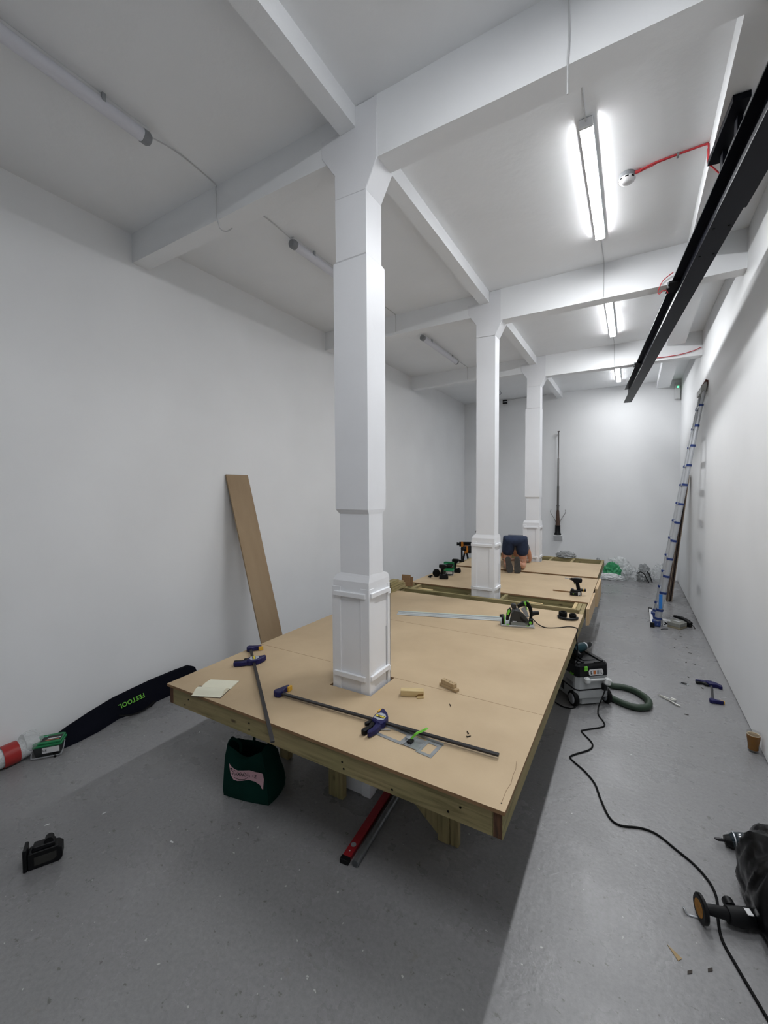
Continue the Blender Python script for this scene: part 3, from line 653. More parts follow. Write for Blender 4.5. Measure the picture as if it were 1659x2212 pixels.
# ---------------------------------------------------------------- cordless tools
M_TOOL = mat('tool_black', '#0e0f11', .42, spec=.3, vary=.12, vscale=25); M_TEAL = mat('teal_plastic', '#0b3038', .4, spec=.3)
KD = .000475
def dp(pts): return [((x-810)*KD, (735-y)*KD) for x, y in pts]
def cordless(name, label, loc, rz, group, chuck=False, hook=True, badge='F', sc=1.):
    t = thing(name, label, 'power tool', loc, rz, group); t.scale = (sc, sc, sc)
    MB().prism(dp([(700, 285), (730, 262), (800, 246), (955, 250), (972, 285), (962, 365), (880, 388), (790, 398), (755, 365), (710, 315)]), -.030, .030, 'y', bev=.010).build('motor_body', M_TOOL, t)
    MB().prism(dp([(800, 390), (890, 378), (905, 440), (932, 570), (838, 585), (815, 470)]), -.019, .019, 'y', bev=.007).build('grip', M_BLKR, t)
    MB().prism(dp([(690, 560), (745, 556), (770, 590), (940, 580), (960, 620), (950, 640), (670, 650)]), -.034, .034, 'y', bev=.006).build('foot', M_TOOL, t)
    MB().prism(dp([(660, 640), (960, 640), (957, 732), (664, 732)]), -.038, .038, 'y', bev=.006).build('battery', M_BLK, t)
    if chuck: MB().lathe([(0, -.115), (.012, -.112), (.018, -.085), (.022, -.06), (.024, -.03), (.0, -.03)], 16, c=(-.02, 0, (735-315)*KD), ax='x').build('chuck', M_BLKR, t)
    else:
        MB().lathe([(0, -.062), (.010, -.062), (.013, -.045), (.022, -.03), (0, -.03)], 14, c=(-.012, 0, (735-292)*KD), ax='x').build('nose', M_ZINC if chuck else M_TOOL, t)
        MB().tube([(-.07, 0, (735-288)*KD), (-.135, 0, (735-272)*KD)], [.006, .0045], 6).build('bit', M_ALU, t)
    MB().prism(dp([(760, 405), (790, 400), (800, 440), (765, 432)]), -.008, .008, 'y', bev=.002).build('trigger', mat('trigger_olive', '#6f7a2c', .5), t)
    bx('battery_badge', mat('dull_green', '#6c8a3a', .5), t, (735-810)*KD, (770-810)*KD, -.0395, -.038, (735-698)*KD, (735-665)*KD)
    if hook:
        MB().tube([((930-810)*KD, .01, (735-580)*KD), ((1065-810)*KD, .015, (735-582)*KD)], .020, 12).build('belt_clip', M_TOOL, t)
        MB().tube([((1005-810)*KD, .013, (735-580)*KD), ((1022-810)*KD, .013, (735-580)*KD)], .0208, 12).build('clip_band', M_YEL, t)
        o = MB(); o.box((870-810)*KD, (925-810)*KD, -.0392, -.038, (735-720)*KD, (735-630)*KD); o.build('label_plate', M_WHITE, t)
        bx('label_print', M_BLK, t, (888-810)*KD, (908-810)*KD, -.0398, -.0392, (735-660)*KD, (735-645)*KD); bx('label_print', M_BLK, t, (885-810)*KD, (912-810)*KD, -.0398, -.0392, (735-720)*KD, (735-690)*KD)
    return t
GD = 'cordless tools on the deck'
cordless('impact_driver', 'black impact driver with silver bit standing near the deck edge', (-.63, 6.03, ZP), math.radians(6), GD)
cordless('cordless_drill', 'black cordless drill standing in front of the green screw tub', (-2.545, 6.14, ZP), math.radians(205), GD, chuck=True, hook=False)
cordless('cordless_drill', 'black cordless drill with chuck aimed at the trestles behind screw tub', (-2.56, 6.74, ZP), math.radians(188), GD, chuck=True, hook=False)
st = bx('mdf_strip', M_MDFE, None, -.93, -.70, 6.145, 6.160, ZP+.0005, ZP+.016); tag(st, 'thin MDF strip on the deck behind the impact driver', 'offcut')

# ---------------------------------------------------------------- screw tubs
M_TUB = mat('smoky_clear_tub', '#3c4040', .3, alpha=.85); M_GLID = mat('green_lid', '#1f7a4a', .4)
def screw_tub(label, loc, rz, lid_open, sc=1.):
    t = thing('screw_tub', label, 'screw tub', loc, rz, 'green lidded screw tubs'); t.scale = (sc, sc, sc)
    m = MB(); m.loft([[(-a, -b, z), (a, -b, z), (a, b, z), (-a, b, z)] for a, b, z in ((.075, .048, .001), (.082, .054, .03), (.088, .06, .075))], smooth=False); m.build('tub', M_TUB, t)
    bx('rim', M_GLID, t, -.094, .094, -.066, .066, .075, .095, .006)
    bx('label', M_WHITE, t, -.03, .078, -.0645, -.061, .03, .072); 
    text_mesh('label_print', 'CE', .022, M_BADGE, t, frame((-.014, -.0652, .052), (1, 0, 0), (0, 0, 1)))
    l = MB()
    if lid_open: l.M = Matrix.Translation((0, .062, .095)) @ Matrix.Rotation(math.radians(88), 4, 'X')
    else: l.M = Matrix.Translation((0, -.062, .096))
    l.prism([(-.09, 0), (.09, 0), (.09, .118), (.07, .128), (-.07, .128), (-.09, .118)], 0, .016, 'z', bev=.004)
    lo = l.build('lid', M_GLID, t)
    q = MB(); q.M = (Matrix.Translation((0, .062, .095)) @ Matrix.Rotation(math.radians(88), 4, 'X')) if lid_open else Matrix.Translation((0, -.062, .096))
    z = .0165
    zs = (z, z+.0008) if True else 0
    q2 = MB(); q2.M = q.M.copy(); q2.box(-.05, .082, .02, .095, *zs); q2.build('lid_print', M_BADGE, lo)
    q2 = MB(); q2.M = q.M.copy(); q2.box(-.01, .075, .045, .058, z+.0008, z+.0016); q2.build('lid_print', M_WHITE, lo)
    q2 = MB(); q2.M = q.M.copy(); q2.box(-.08, -.02, .085, .10, z+.0008, z+.0016); q2.build('lid_print', mat('lid_teal', '#4fb08a', .5), lo)
    q2 = MB(); q2.M = q.M.copy(); q2.box(-.02, .07, .026, .034, z+.0008, z+.0016); q2.build('lid_print', mat('print_orange', '#b0704a', .5), lo)
    MB().tube(spline([(-.096, 0, .08), (-.10, -.04, .05), (-.095, -.075, .02), (-.075, -.082, .012), (.075, -.082, .012), (.095, -.075, .02), (.10, -.04, .05), (.096, 0, .08)], 4), .004, 6).build('wire_handle', M_GREY, t)
    return t
screw_tub('green lidded screw tub with open lid between the cordless drills', (-2.60, 6.47, ZP), math.radians(12), True, .95)
screw_tub('green lidded screw tub on the floor between bubble wrap and rail bag', (-4.075, 1.50, 0), math.radians(52), False, 1.05)

# ---------------------------------------------------------------- kneeling person
def skin_mesh(name, joints, edges, root, m, parent, sub=2):
    me = bpy.data.meshes.new(name+'_rig'); idx = {k: i for i, k in enumerate(joints)}
    me.from_pydata([j[0] for j in joints.values()], [(idx[a], idx[b]) for a, b in edges], [])
    o = bpy.data.objects.new(name+'_rig', me); COL.objects.link(o)
    o.modifiers.new('s', 'SKIN').use_smooth_shade = True
    sv = me.skin_vertices[0].data
    for k, (p, r) in joints.items():
        sv[idx[k]].radius = r if isinstance(r, tuple) else (r, r); sv[idx[k]].use_root = (k == root)
    s = o.modifiers.new('d', 'SUBSURF'); s.levels = sub; s.render_levels = sub
    dg = bpy.context.evaluated_depsgraph_get(); out = bpy.data.meshes.new_from_object(o.evaluated_get(dg))
    bpy.data.objects.remove(o); out.name = name; out.materials.clear(); out.materials.append(m)
    for p in out.polygons: p.use_smooth = True
    r = bpy.data.objects.new(name, out); COL.objects.link(r); r.parent = parent
    return r
M_SKIN = mat('skin', '#c08d74', .5, vary=.05, vscale=12); M_DENIM = mat('dark_denim', '#26334d', .85, col2='#1c263c', vscale=14, bump=.2, bscale=150)
M_SHIRT = mat('grey_tee', '#6d7076', .85); M_HAIR = mat('dark_hair', '#2a211c', .6); M_SOLE = mat('dark_shoe_sole', '#3f3e3d', .7, vary=.15, vscale=40)
pe = thing('person', 'person in denim shorts kneeling and bent forward on the deck', 'person', (-1.695, 7.135, ZP+.002), math.radians(11))
J = {'pel': ((0, .43, .515), (.125, .115)), 'sp': ((0, .62, .475), (.115, .10)), 'ch': ((0, .84, .37), (.135, .11)), 'nk': ((0, .99, .27), .055), 'hd0': ((0, 1.06, .23), .07), 'hd': ((0, 1.15, .19), .095), 'hd2': ((0, 1.19, .12), .075)}
Ed = [('pel', 'sp'), ('sp', 'ch'), ('ch', 'nk'), ('nk', 'hd0'), ('hd0', 'hd'), ('hd', 'hd2')]
for s, c in ((-1, 'L'), (1, 'R')):
    J.update({c+'hip': ((s*.105, .44, .50), (.115, .105)), c+'th': ((s*.125, .45, .29), .084), c+'kn': ((s*.135, .47, .078), .060), c+'cf': ((s*.125, .30, .075), .056), c+'cf2': ((s*.105, .18, .105), .046), c+'an': ((s*.08, .075, .165), .036), c+'he': ((s*.068, .045, .20), .032), c+'ft': ((s*.062, .035, .10), .034), c+'to': ((s*.055, .04, .04), .026),
              c+'sh': ((s*.175, .93, .33), .065), c+'ua': ((s*.225, .98, .22), .046), c+'el': ((s*.245, 1.04, .062), .040), c+'fa': ((s*.17, 1.14, .045), .036), c+'wr': ((s*.08, 1.22, .038), .026), c+'pm': ((s*.04, 1.28, .034), (.034, .020))})
    Ed += [('pel', c+'hip'), (c+'hip', c+'th'), (c+'th', c+'kn'), (c+'kn', c+'cf'), (c+'cf', c+'cf2'), (c+'cf2', c+'an'), (c+'an', c+'he'), (c+'an', c+'ft'), (c+'ft', c+'to'),
           ('ch', c+'sh'), (c+'sh', c+'ua'), (c+'ua', c+'el'), (c+'el', c+'fa'), (c+'fa', c+'wr'), (c+'wr', c+'pm')]
    for i, (dx, L1) in enumerate(((.030, .06), (.010, .075), (-.010, .07), (-.030, .055))):
        a, b = c+'f%da' % i, c+'f%db' % i
        J[a] = ((s*.04+dx, 1.315, .036), .0095); J[b] = ((s*.04+dx*1.2, 1.315+L1*.8, .018), .008); Ed += [(c+'pm', a), (a, b)]
    J[c+'t0'] = ((s*.04-s*.04, 1.275, .026), .010); J[c+'t1'] = ((s*.04-s*.062, 1.305, .016), .009); Ed += [(c+'pm', c+'t0'), (c+'t0', c+'t1')]
skin_mesh('body', J, Ed, 'pel', M_SKIN, pe)
J2 = {'pel': ((0, .42, .525), (.165, .155)), 'wa': ((0, .64, .455), (.115, .105))}; E2 = [('pel', 'wa')]
for s, c in ((-1, 'L'), (1, 'R')):
    J2.update({c+'h': ((s*.108, .43, .50), (.145, .138)), c+'t': ((s*.120, .44, .37), (.122, .116)), c+'e': ((s*.128, .445, .212), (.112, .108))}); E2 += [('pel', c+'h'), (c+'h', c+'t'), (c+'t', c+'e')]
sh_ = skin_mesh('shorts', J2, E2, 'pel', M_DENIM, pe)
J3 = {'w': ((0, .58, .475), (.128, .112)), 's': ((0, .66, .455), (.130, .112)), 'c': ((0, .84, .38), (.150, .122)), 'n': ((0, .95, .30), .085)}; E3 = [('w', 's'), ('s', 'c'), ('c', 'n')]
for s, c in ((-1, 'L'), (1, 'R')):
    J3.update({c+'s': ((s*.17, .925, .335), .078), c+'a': ((s*.205, .955, .25), .062)}); E3 += [('c', c+'s'), (c+'s', c+'a')]
skin_mesh('tee_shirt', J3, E3, 's', M_SHIRT, pe)
MB().lathe([(0, .11), (.06, .10), (.10, .05), (.108, 0), (.09, -.05), (.05, -.08), (0, -.085)], 16, c=(0, 1.13, .225)).build('hair', M_HAIR, pe)
Mfr = mat('frayed_thread', '#b9b4a8', .9)
for s in (-1, 1):
    m = MB()
    for k in range(16):
        a = PI*(1.08+.84*k/15); x, y = s*.126+.098*math.cos(a), .445+.098*math.sin(a); l = rng.uniform(.02, .055)
        m.tube([(x, y, .185), (x+rng.uniform(-.006, .006), y-.004, .185-l)], .0024, 4)
    m.build('frayed_hem', Mfr, pe)
for s in (-1, 1):
    f = MB()
    f.M = frame((s*.060, .0, .008), (1, 0, .11-.06*s), (0, 1, 0))
    # frame gives x across the foot, y away from the viewer, z up along the sole
    out = [(-.036, 0), (.036, 0), (.054, .03), (.056, .09), (.045, .15), (.045, .20), (.041, .245), (.022, .268), (-.022, .268), (-.041, .245), (-.045, .20), (-.045, .15), (-.055, .09), (-.053, .03)]
    f.prism(out, -.012, .010, 'y', bev=.004); f.build('shoe_sole', M_SOLE, pe)
    u = MB(); u.M = frame((s*.060, .0, .008), (1, 0, .11-.06*s), (0, 1, 0))
    u.loft([[(x*k, y, .135+(z-.135)*kz) for x, z in out] for k, kz, y in ((.96, .98, .010), (1.0, .98, .03), (.92, .94, .055), (.6, .75, .075))]); u.build('shoe_upper', mat('shoe_upper_black', '#1d1d1f', .6), pe)

# ---------------------------------------------------------------- trestles beyond the platform
M_OR = mat('orange_plastic', '#c4771c', .45)
def trestle(label, loc, rz):
    t = thing('trestle', label, 'trestle', loc, rz, 'black and orange trestles'); L = .78
    MB().prism([(-.035, .73), (.035, .73), (.035, .84), (-.035, .84)], 0, L, 'x', bev=.006).build('beam', M_BLK, t)
    MB().prism([(-.03, .66), (.03, .66), (.03, .73), (-.03, .73)], .16, L-.05, 'x', bev=.004).build('lower_rail', M_BLK, t)
    for x in (.06, L-.12):
        MB().prism([(x-.015, .843), (x+.035, .843), (x+.05, .72), (x+.03, .66), (x-.01, .66), (x-.018, .74)], -.040, .040, 'y', bev=.006).build('clamp_bracket', M_OR, t)
        for s in (-1, 1):
            MB().tube([(x, s*.03, .68), (x+.01, s*.13, .34), (x+.02, s*.24, .012)], [.020, .024, .03], 8).build('leg', M_BLK, t)
            MB().tube([(x+.01, s*.15, .28), (x+.018, s*.21, .11)], [.022, .028], 8).build('leg_band', M_OR, t)
    MB().tube([(-.06, 0, .79), (0, 0, .79)], [.045, .035], 10).build('end_knob', M_BLK, t)
    return t
trestle('black trestle with orange brackets standing farther towards the end wall', (-3.72, 9.98, 0), math.radians(22))
trestle('black trestle with orange brackets standing close beside the platform frame', (-3.33, 9.24, 0), math.radians(70))

# off-cuts stacked on the frame behind the front column
Gs = 'timber lengths stacked behind the front column'
for k, (x, y, z, l, a) in enumerate(((-2.90, 4.93, ZP+.0005, .42, 0), (-2.898, 4.95, ZP+.037, .40, 1), (-2.90, 4.94, ZP+.0735, .36, -1), (-2.905, 4.93, ZP+.110, .24, 2))):
    o = thing('timber_length', ['treated batten at the bottom of the stack behind front column', 'treated batten second up in the stack behind front column', 'treated batten third up in the stack behind front column', 'short treated batten on top of the stack behind front column'][k], 'offcut', (x, y, z), math.radians(a), Gs)
    bx('length', M_TY, o, 0, .09, 0, l, 0, .036, .002)
for k, (a, z) in enumerate(((14, 0), (19, 0))):
    o = thing('mdf_offcut', ['MDF off-cut board propped against the batten stack', 'second MDF off-cut board propped behind the first'][k], 'offcut', (-2.872+.03*k, 5.46+.025*k, ZJ+.005), 0, 'propped MDF off-cuts', rot=(math.radians(-8), 0, math.radians(8)))
    panel('board', [(-.06, 0), (.075, 0), (.075, .012), (-.06, .012)], .0005, .165-.03*k, o, [mat('mdf_weathered', '#a8937a', .75), M_MDFE])

# ---------------------------------------------------------------- crumpled plastic
def crumple(name, label, cat, loc, size, m, seed, group=None, amp=.35, fr=2.2, sub=4):
    bm = bmesh.new(); bmesh.ops.create_icosphere(bm, subdivisions=sub, radius=1)
    off = Vector((seed*3.7, seed*1.3, seed*2.1))
    for v in bm.verts:
        p = v.co.copy(); n = 0; a = 1
        for k in range(4):
            n += a*(1-2*abs(noise.noise(p*fr*(1.9**k)+off))); a *= .5
        q = p*(1+amp*(n-.9))
        v.co = Vector((q.x*size[0], q.y*size[1], (q.z+.55)*size[2]*.65))
        if v.co.z < .002: v.co.z = .002+.001*abs(p.z)
    me = bpy.data.meshes.new(name); bm.to_mesh(me); bm.free(); me.materials.append(m)
    o = bpy.data.objects.new(name, me); COL.objects.link(o); o.location = loc
    return tag(o, label, cat, group)
M_CLR = mat('clear_polythene', '#dfe3e4', .28, alpha=.3, spec=.6); M_WPL = mat('white_polythene', '#d4d7d8', .35)
M_GPL = mat('green_polythene', '#3f9a68', .3); M_GRPL = mat('grey_polythene', '#9a9d9e', .3)
GP = 'crumpled plastic by the end wall'
crumple('plastic_bag', 'crumpled green plastic bag in the heap by the end wall', 'plastic bag', (-.40, 11.47, .0), (.17, .11, .34), M_GPL, 1, GP)
crumple('plastic_bag', 'flattened white plastic bag in front of the green one', 'plastic bag', (-.42, 11.21, 0), (.26, .09, .14), M_WPL, 2, GP)
crumple('plastic_bag', 'tall white plastic bag behind the green one', 'plastic bag', (-.30, 11.725, 0), (.28, .07, .46), M_WPL, 3, GP, .25)
crumple('plastic_sheeting', 'clear crumpled plastic sheeting in the middle of the heap', 'plastic sheeting', (-.03, 11.42, 0), (.15, .15, .32), M_CLR, 4, GP)
crumple('plastic_sheeting', 'grey crumpled plastic sheeting with black strap beside it', 'plastic sheeting', (.25, 11.46, 0), (.13, .15, .36), M_GRPL, 5, GP)
crumple('plastic_sheeting', 'pale clear sheeting trailing towards the leaning boards', 'plastic sheeting', (.58, 11.62, 0), (.17, .12, .38), M_CLR, 6, GP, .25)
crumple('plastic_sheeting', 'grey sheeting tucked behind the platform corner', 'plastic sheeting', (-.72, 11.66, 0), (.09, .12, .40), M_GRPL, 8, GP, .25)
cable('strap', [(.12, 11.22, .20), (.18, 11.21, .24), (.24, 11.20, .21), (.28, 11.19, .15), (.31, 11.17, .08), (.35, 11.15, .013)], .012, M_BLK, 'black strap over the grey crumpled sheeting', 'strap')
cable('strap', [(.30, 11.33, .25), (.345, 11.30, .20), (.385, 11.27, .09), (.41, 11.24, .013)], .012, M_BLK, 'black strap hanging down beside the grey sheeting', 'strap')
crumple('plastic_bag', 'grey crumpled plastic bag lying on the end joist of the frame', 'plastic bag', (-1.17, 9.315, ZP+.001), (.17, .05, .13), M_GRPL, 9, GP)

# ---------------------------------------------------------------- telescopic ladder
M_LB = mat('ladder_blue', '#1f356f', .5)
ld = thing('ladder', 'aluminium telescopic ladder with blue collars leaning on the wall', 'ladder', (.34, 7.96, 0))
zs = [.03, .126, .26, .53, .79, 1.06, 1.34, 1.62, 1.90, 2.19, 2.48, 2.77, 3.06, 3.36, 3.60]
def lx(z): return .005 + .545*z/3.62
for s in (-1, 1):
    def ly(z): return s*(.25-.012*z)
    for i in range(len(zs)-1):
        r = .046-.0019*i
        MB().tube([(lx(zs[i]), ly(zs[i]), zs[i]), (lx(zs[i+1]), ly(zs[i+1]), zs[i+1])], r, 14).build('stile_tube', M_ALU, ld)
        if i:
            z = zs[i]; MB().tube([(lx(z-.016), ly(z), z-.016), (lx(z+.016), ly(z), z+.016)], r+.008, 14).build('collar', M_LB, ld)
    MB().box(-.05, .06, s*.25-.045, s*.25+.045, .001, .10, bev=.012).build('foot', M_LB, ld)
for i in range(1, len(zs)-1):
    z = zs[i]
    if i > 1: MB().box(lx(z)-.02, lx(z)+.02, -(.25-.012*z)+.03, (.25-.012*z)-.03, z-.012, z+.012, bev=.004).build('rung', M_ALU, ld)
MB().box(-.07, -.03, -.33, .60, .012, .062, bev=.004).build('stabiliser_bar', M_WHITE, ld)
for y in (-.34, .60): MB().box(-.078, -.022, y-.02, y+.02, .001, .075, bev=.004).build('stabiliser_end', M_BLK, ld)
zt_ = 3.60
MB().prism([(lx(zt_)-.045, 3.54), (lx(zt_)+.01, 3.57), (.575, 3.64), (.575, 3.68), (lx(zt_)+.01, 3.69), (lx(zt_)-.05, 3.62)], -.235, .235, 'y', bev=.006).build('top_bracket', mat('ladder_head_grey', '#a8a9a6', .5), ld)
MB().prism([(lx(zt_)+.0, 3.70), (.578, 3.682), (.578, 3.645), (.584, 3.645), (.584, 3.71), (lx(zt_)+.005, 3.725)], -.235, .235, 'y').build('wall_pad', mat('brown_rubber', '#5a2f25', .7), ld)
q = frame((lx(.40)-.002, -.2485-.046, .40), Vector((.545, 0, 3.62)), (1, 0, 0))
m = MB(); m.M = frame((lx(.40)-.012, -.245-.0455, .40), (0, 0, 1), (-1, 0, 0)); m.box(-.11, .11, -.022, .022, -.002, .004); m.build('sticker', mat('sticker_blue', '#2a78c8', .4), ld)
for k, (a, b) in enumerate(((-.085, -.062), (-.045, -.035), (-.028, -.018), (-.01, 0), (.008, .03), (.04, .05), (.06, .066))):
    m = MB(); m.M = frame((lx(.40)-.012, -.245-.0455, .40), (0, 0, 1), (-1, 0, 0)); m.box(a, b, -.010, .012-.004*(k % 2), -.0045, -.002); m.build('sticker_print', M_WHITE, ld)

# boards leaning behind the ladder
GB = 'boards leaning on the ladder wall'
M_BRN = mat('brown_ply_face', '#54443a', .6, col2='#43362e', vscale=10, stretch=(1, 1, .1)); M_LTE = mat('board_light_edge', '#9c8f80', .7)
for k, (dx, lab) in enumerate(((0, 'brown faced board nearest the ladder in the leaning row'), (.032, 'middle brown board of the leaning row'), (.064, 'brown board against the wall side of the leaning row'))):
    t = thing('leaning_board', lab, 'board', (.58+dx, 9.50+.02*k, 0), 0, GB, rot=(0, math.atan2(.235, 2.40), 0))
    bx('face', M_BRN, t, 0, .016, 0, .22, .001, 2.41, .001); bx('edge_strip', M_LTE if k != 1 else M_BLK, t, .017, .026, .002, .218, .002, 2.40, .001)

# MDF plank leaning on the far long wall
pk = thing('leaning_plank', 'brown MDF plank leaning against the white wall behind the platform', 'plank', (-3.565, 3.41, 0), 0, None, (0, -math.atan2(.665, 2.33), 0))
MB().box(-.018, 0, 0, .335, .006, 2.425, bev=.001).build('plank', mat('mdf_plank', '#a08a6d', .65, col2='#917a5e', vscale=5, stretch=(1, 1, .3)), pk)

# ---------------------------------------------------------------- things at the ladder foot
t = thing('carton', 'small white carton with black print by the ladder foot', 'carton', (.475, 7.80, 0), math.radians(8))
m = MB(); m.loft([[(-.05, -.045, z), (.05, -.045, z), (.052, .045, z), (-.05, .045, z)] for z in (.001, .05, .095)], smooth=False); m.build('box', M_WHITE, t)
for a in (35, -35): 
    m = MB(); m.M = frame((0, -.0465, .05), (math.cos(math.radians(a)), 0, math.sin(math.radians(a))), (0, 0, 1)); m.box(-.04, .04, -.008, .008, 0, .001); m.build('print', M_BLK, t)
t = thing('grey_block', 'grey angular block on a timber base beside the white carton', 'block', (.61, 7.83, 0), math.radians(-22))
MB().prism([(-.10, -.11), (.09, -.14), (.12, .06), (.02, .15), (-.09, .10)], .001, .03, 'z', bev=.002).build('base', mat('dirty_timber', '#8d8671', .8, vary=.15), t)
MB().prism([(-.102, -.112), (.092, -.142), (.122, .06), (.02, .152), (-.092, .10)], .031, .085, 'z', bev=.004).build('body', mat('block_grey', '#84857f', .7, vary=.08, vscale=20), t)
MB().prism([(-.05, .0), (.05, -.02), (.06, .02), (-.03, .04)], .0855, .088, 'z').build('paper_label', M_WHITE, t)
t = thing('corded_tool', 'black corded tool lying behind the grey block', 'power tool', (.74, 7.93, 0), math.radians(-35))
MB().tube([(-.20, .03, .10), (-.10, .03, .10), (.02, .01, .07), (.07, 0, .05)], [.018, .032, .04, .035], 12).build('body', M_BLK, t); bx('foot', M_BLK, t, .0, .08, -.03, .03, .001, .05, .01)
MB().tube(spline([(.07, 0, .05), (.10, .01, .03), (.14, -.02, .006)]), .006, 6).build('cord', M_BLKR, t)
tag(MB().tube([(.40, 7.56, .004), (.44, 7.60, .004), (.49, 7.62, .004)], .006, 5).build('wood_sliver', M_BLK), 'dark sliver lying on the floor below the carton', 'sliver')

# ---------------------------------------------------------------- floor by the wall: snips, clip, beer, chips
M_SN = mat('snips_pale', '#c8c8c2', .35, metal=.3)
t = thing('snips', 'pale metal snips with curved handles lying open on the floor', 'pliers', (.35, 5.01, 0), math.atan2(-.135, .157))
MB().prism([(-.13, .0), (-.02, .022), (.0, .005), (-.02, -.01)], .004, .012, 'z').build('blade', M_SN, t); MB().prism([(-.12, .004), (-.03, .028), (-.005, .012), (-.02, .0)], .0125, .018, 'z').build('blade', M_SN, t)
MB().tube(spline([(-.01, 0, .010), (.04, -.012, .012), (.09, -.02, .012), (.115, -.012, .012)]), [.008]*19, 8).build('handle', M_SN, t)
MB().tube(spline([(-.015, .012, .012), (.015, .035, .014), (.02, .055, .014), (.0, .065, .013), (-.025, .05, .012)]), [.007]*25, 8).build('handle', M_SN, t)
MB().lathe([(0, .022), (.010, .022), (.010, .004)], 10, c=(-.012, .006, 0)).build('pivot', M_ZINC, t)
p = atz(1478, 1478, 0); t = thing('belt_clip_plate', 'tiny bent metal clip on the floor between snips and wall', 'clip', (p.x, p.y, 0), math.radians(-25))
bx('plate', M_ZINC, t, -.04, .04, -.015, .015, .001, .004); bx('tongue', M_BLK, t, -.03, .02, -.006, .02, .0045, .010)
bg = thing('beer_glass', 'pint glass of amber beer standing at the foot of the wall', 'glass', (.868, 4.375, 0))
prof = [(.0, .002), (.034, .002), (.037, .02), (.037, .055), (.042, .09), (.0455, .115), (.044, .16)]
inn = [(.0425, .16), (.044, .115), (.0405, .09), (.0355, .055), (.0345, .02), (0, .012)]
MB().lathe(prof+inn, 24).build('glass', mat('clear_glass', (.08, .09, .09), .03, alpha=.14), bg)
MB().lathe([(0, .0125), (.0338, .0205), (.0348, .055), (.0398, .09), (.0434, .115), (.0434, .138), (0, .138)], 24).build('beer', mat('beer_amber', '#8c5a10', .12, col2='#a56c16', vscale=20), bg)
MB().lathe([(.036, .1382), (.0430, .1382), (.0430, .1405), (.036, .1405), (.036, .1382)], 24).build('foam', mat('beer_foam', '#d9cbb0', .7, alpha=.75), bg)
chips = [(1487, 1463, 1), (1482, 1431, 1), (1500, 1435, 1), (1491, 1411, 1), (1457, 1399, 1), (1459, 1381, 1), (1471, 1375, 1), (1485, 1400, 0), (1517, 1487, 1), (1483, 1544, 1), (1511, 1470, 1)]
M_CHIP = mat('dark_chip', '#3c3733', .8)
for k, (x, y, d) in enumerate(chips):
    p = atz(x, y, 0); t = MB(); t.M = Matrix.Translation((p.x, p.y, 0)) @ Matrix.Rotation(rng.uniform(0, 3), 4, 'Z')
    t.prism([(-.018, -.004), (.012, -.007), (.02, .003), (-.008, .007)], .0005, .004, 'z')
    tag(t.build('wood_chip', M_CHIP), 'small dark chip on the floor between vacuum and ladder', 'chip', 'dark chips on the aisle floor')
for (x, y, m_, lab) in ((1455, 2060, mat('pale_chip', '#a08a66', .8), 'triangular pale wood chip on floor near the bin bag cable'), (1490, 2100, M_CHIP, 'dark flake on floor beside the triangular chip'), (1534, 2095, M_CHIP, 'dark narrow flake on floor beside the cable')):
    p = atz(x, y, 0); t = MB(); t.M = Matrix.Translation((p.x, p.y, 0)) @ Matrix.Rotation(-.6 if x < 1480 else .9, 4, 'Z')
    t.prism([(-.035, .012), (.028, -.014), (.03, .012)] if x < 1480 else [(-.020, -.003), (.004, -.008), (.018, .001), (-.006, .006)], .0005, .003, 'z'); tag(t.build('wood_chip', m_), lab, 'chip')
for (x, y) in ((265, 1560-30), (102, 1782), (430, 1583), (371, 1819), (225, 1757)):
    p = atz(x, y, 0); t = MB(); t.M = Matrix.Translation((p.x, p.y, 0)) @ Matrix.Rotation(rng.uniform(0, 3), 4, 'Z')
    t.prism([(-.014, -.003), (.012, -.005), (.014, .003), (-.008, .005)], .0005, .003, 'z'); tag(t.build('paint_flake', M_WHITE), 'white paint flake on the shaded floor', 'flake', 'white flakes on the shaded floor')

# ---------------------------------------------------------------- dust extractor
va = thing('dust_extractor', 'grey and black wheeled dust extractor under the platform edge', 'vacuum', (-.305, 4.52, 0), math.atan2(.257, .303))
M_VG = mat('vacuum_grey', '#a2a5a6', .5, vary=.03, vscale=6); M_VD = mat('vacuum_black', '#0c0d10', .42, spec=.3)
def rsec(a, d0, d1, z, r=.03): return [(-a+r, d0, z), (a-r, d0, z), (a, d0+r, z), (a, d1-r, z), (a-r, d1, z), (-a+r, d1, z), (-a, d1-r, z), (-a, d0+r, z)]
MB().loft([rsec(.135, .02, .42, .022), rsec(.14, .015, .42, .085)], smooth=False).build('lower_body', M_VG, va)
MB().loft([rsec(.178, .0, .46, .085), rsec(.182, -.004, .46, .092), rsec(.180, -.002, .46, .165)], smooth=False).build('tank', M_VG, va)
MB().loft([rsec(.181, -.003, .461, .1655), rsec(.181, -.003, .461, .1775)], smooth=False).build('seal_band', M_VD, va)
MB().loft([rsec(.178, .0, .455, .178), rsec(.172, .004, .45, .30)], smooth=False).build('motor_head', M_VG, va)
MB().loft([rsec(.176, .0, .45, .3005), rsec(.174, .004, .445, .40), rsec(.160, .018, .43, .425)], smooth=False).build('top_box', M_VD, va)
for x in (-.11, .10): bx('top_rib', M_VD, va, x, x+.03, .03, .42, .4255, .437, .003)
bx('top_groove', M_BLK, va, -.055, .075, .08, .36, .4255, .431, .003); bx('latch_tab', M_VD, va, -.16, -.12, .015, .05, .4255, .436, .003); bx('latch_tab', M_VD, va, .02, .09, .012, .03, .4255, .434, .002)
bx('green_latch', M_GREEN, va, -.105, -.065, -.012, .004, .358, .405, .006)
MB().prism([(.06, .30), (.12, .30), (.10, .318), (.05, .318)], -.183, -.1755, 'x').build('side_accent', M_GREEN, va)
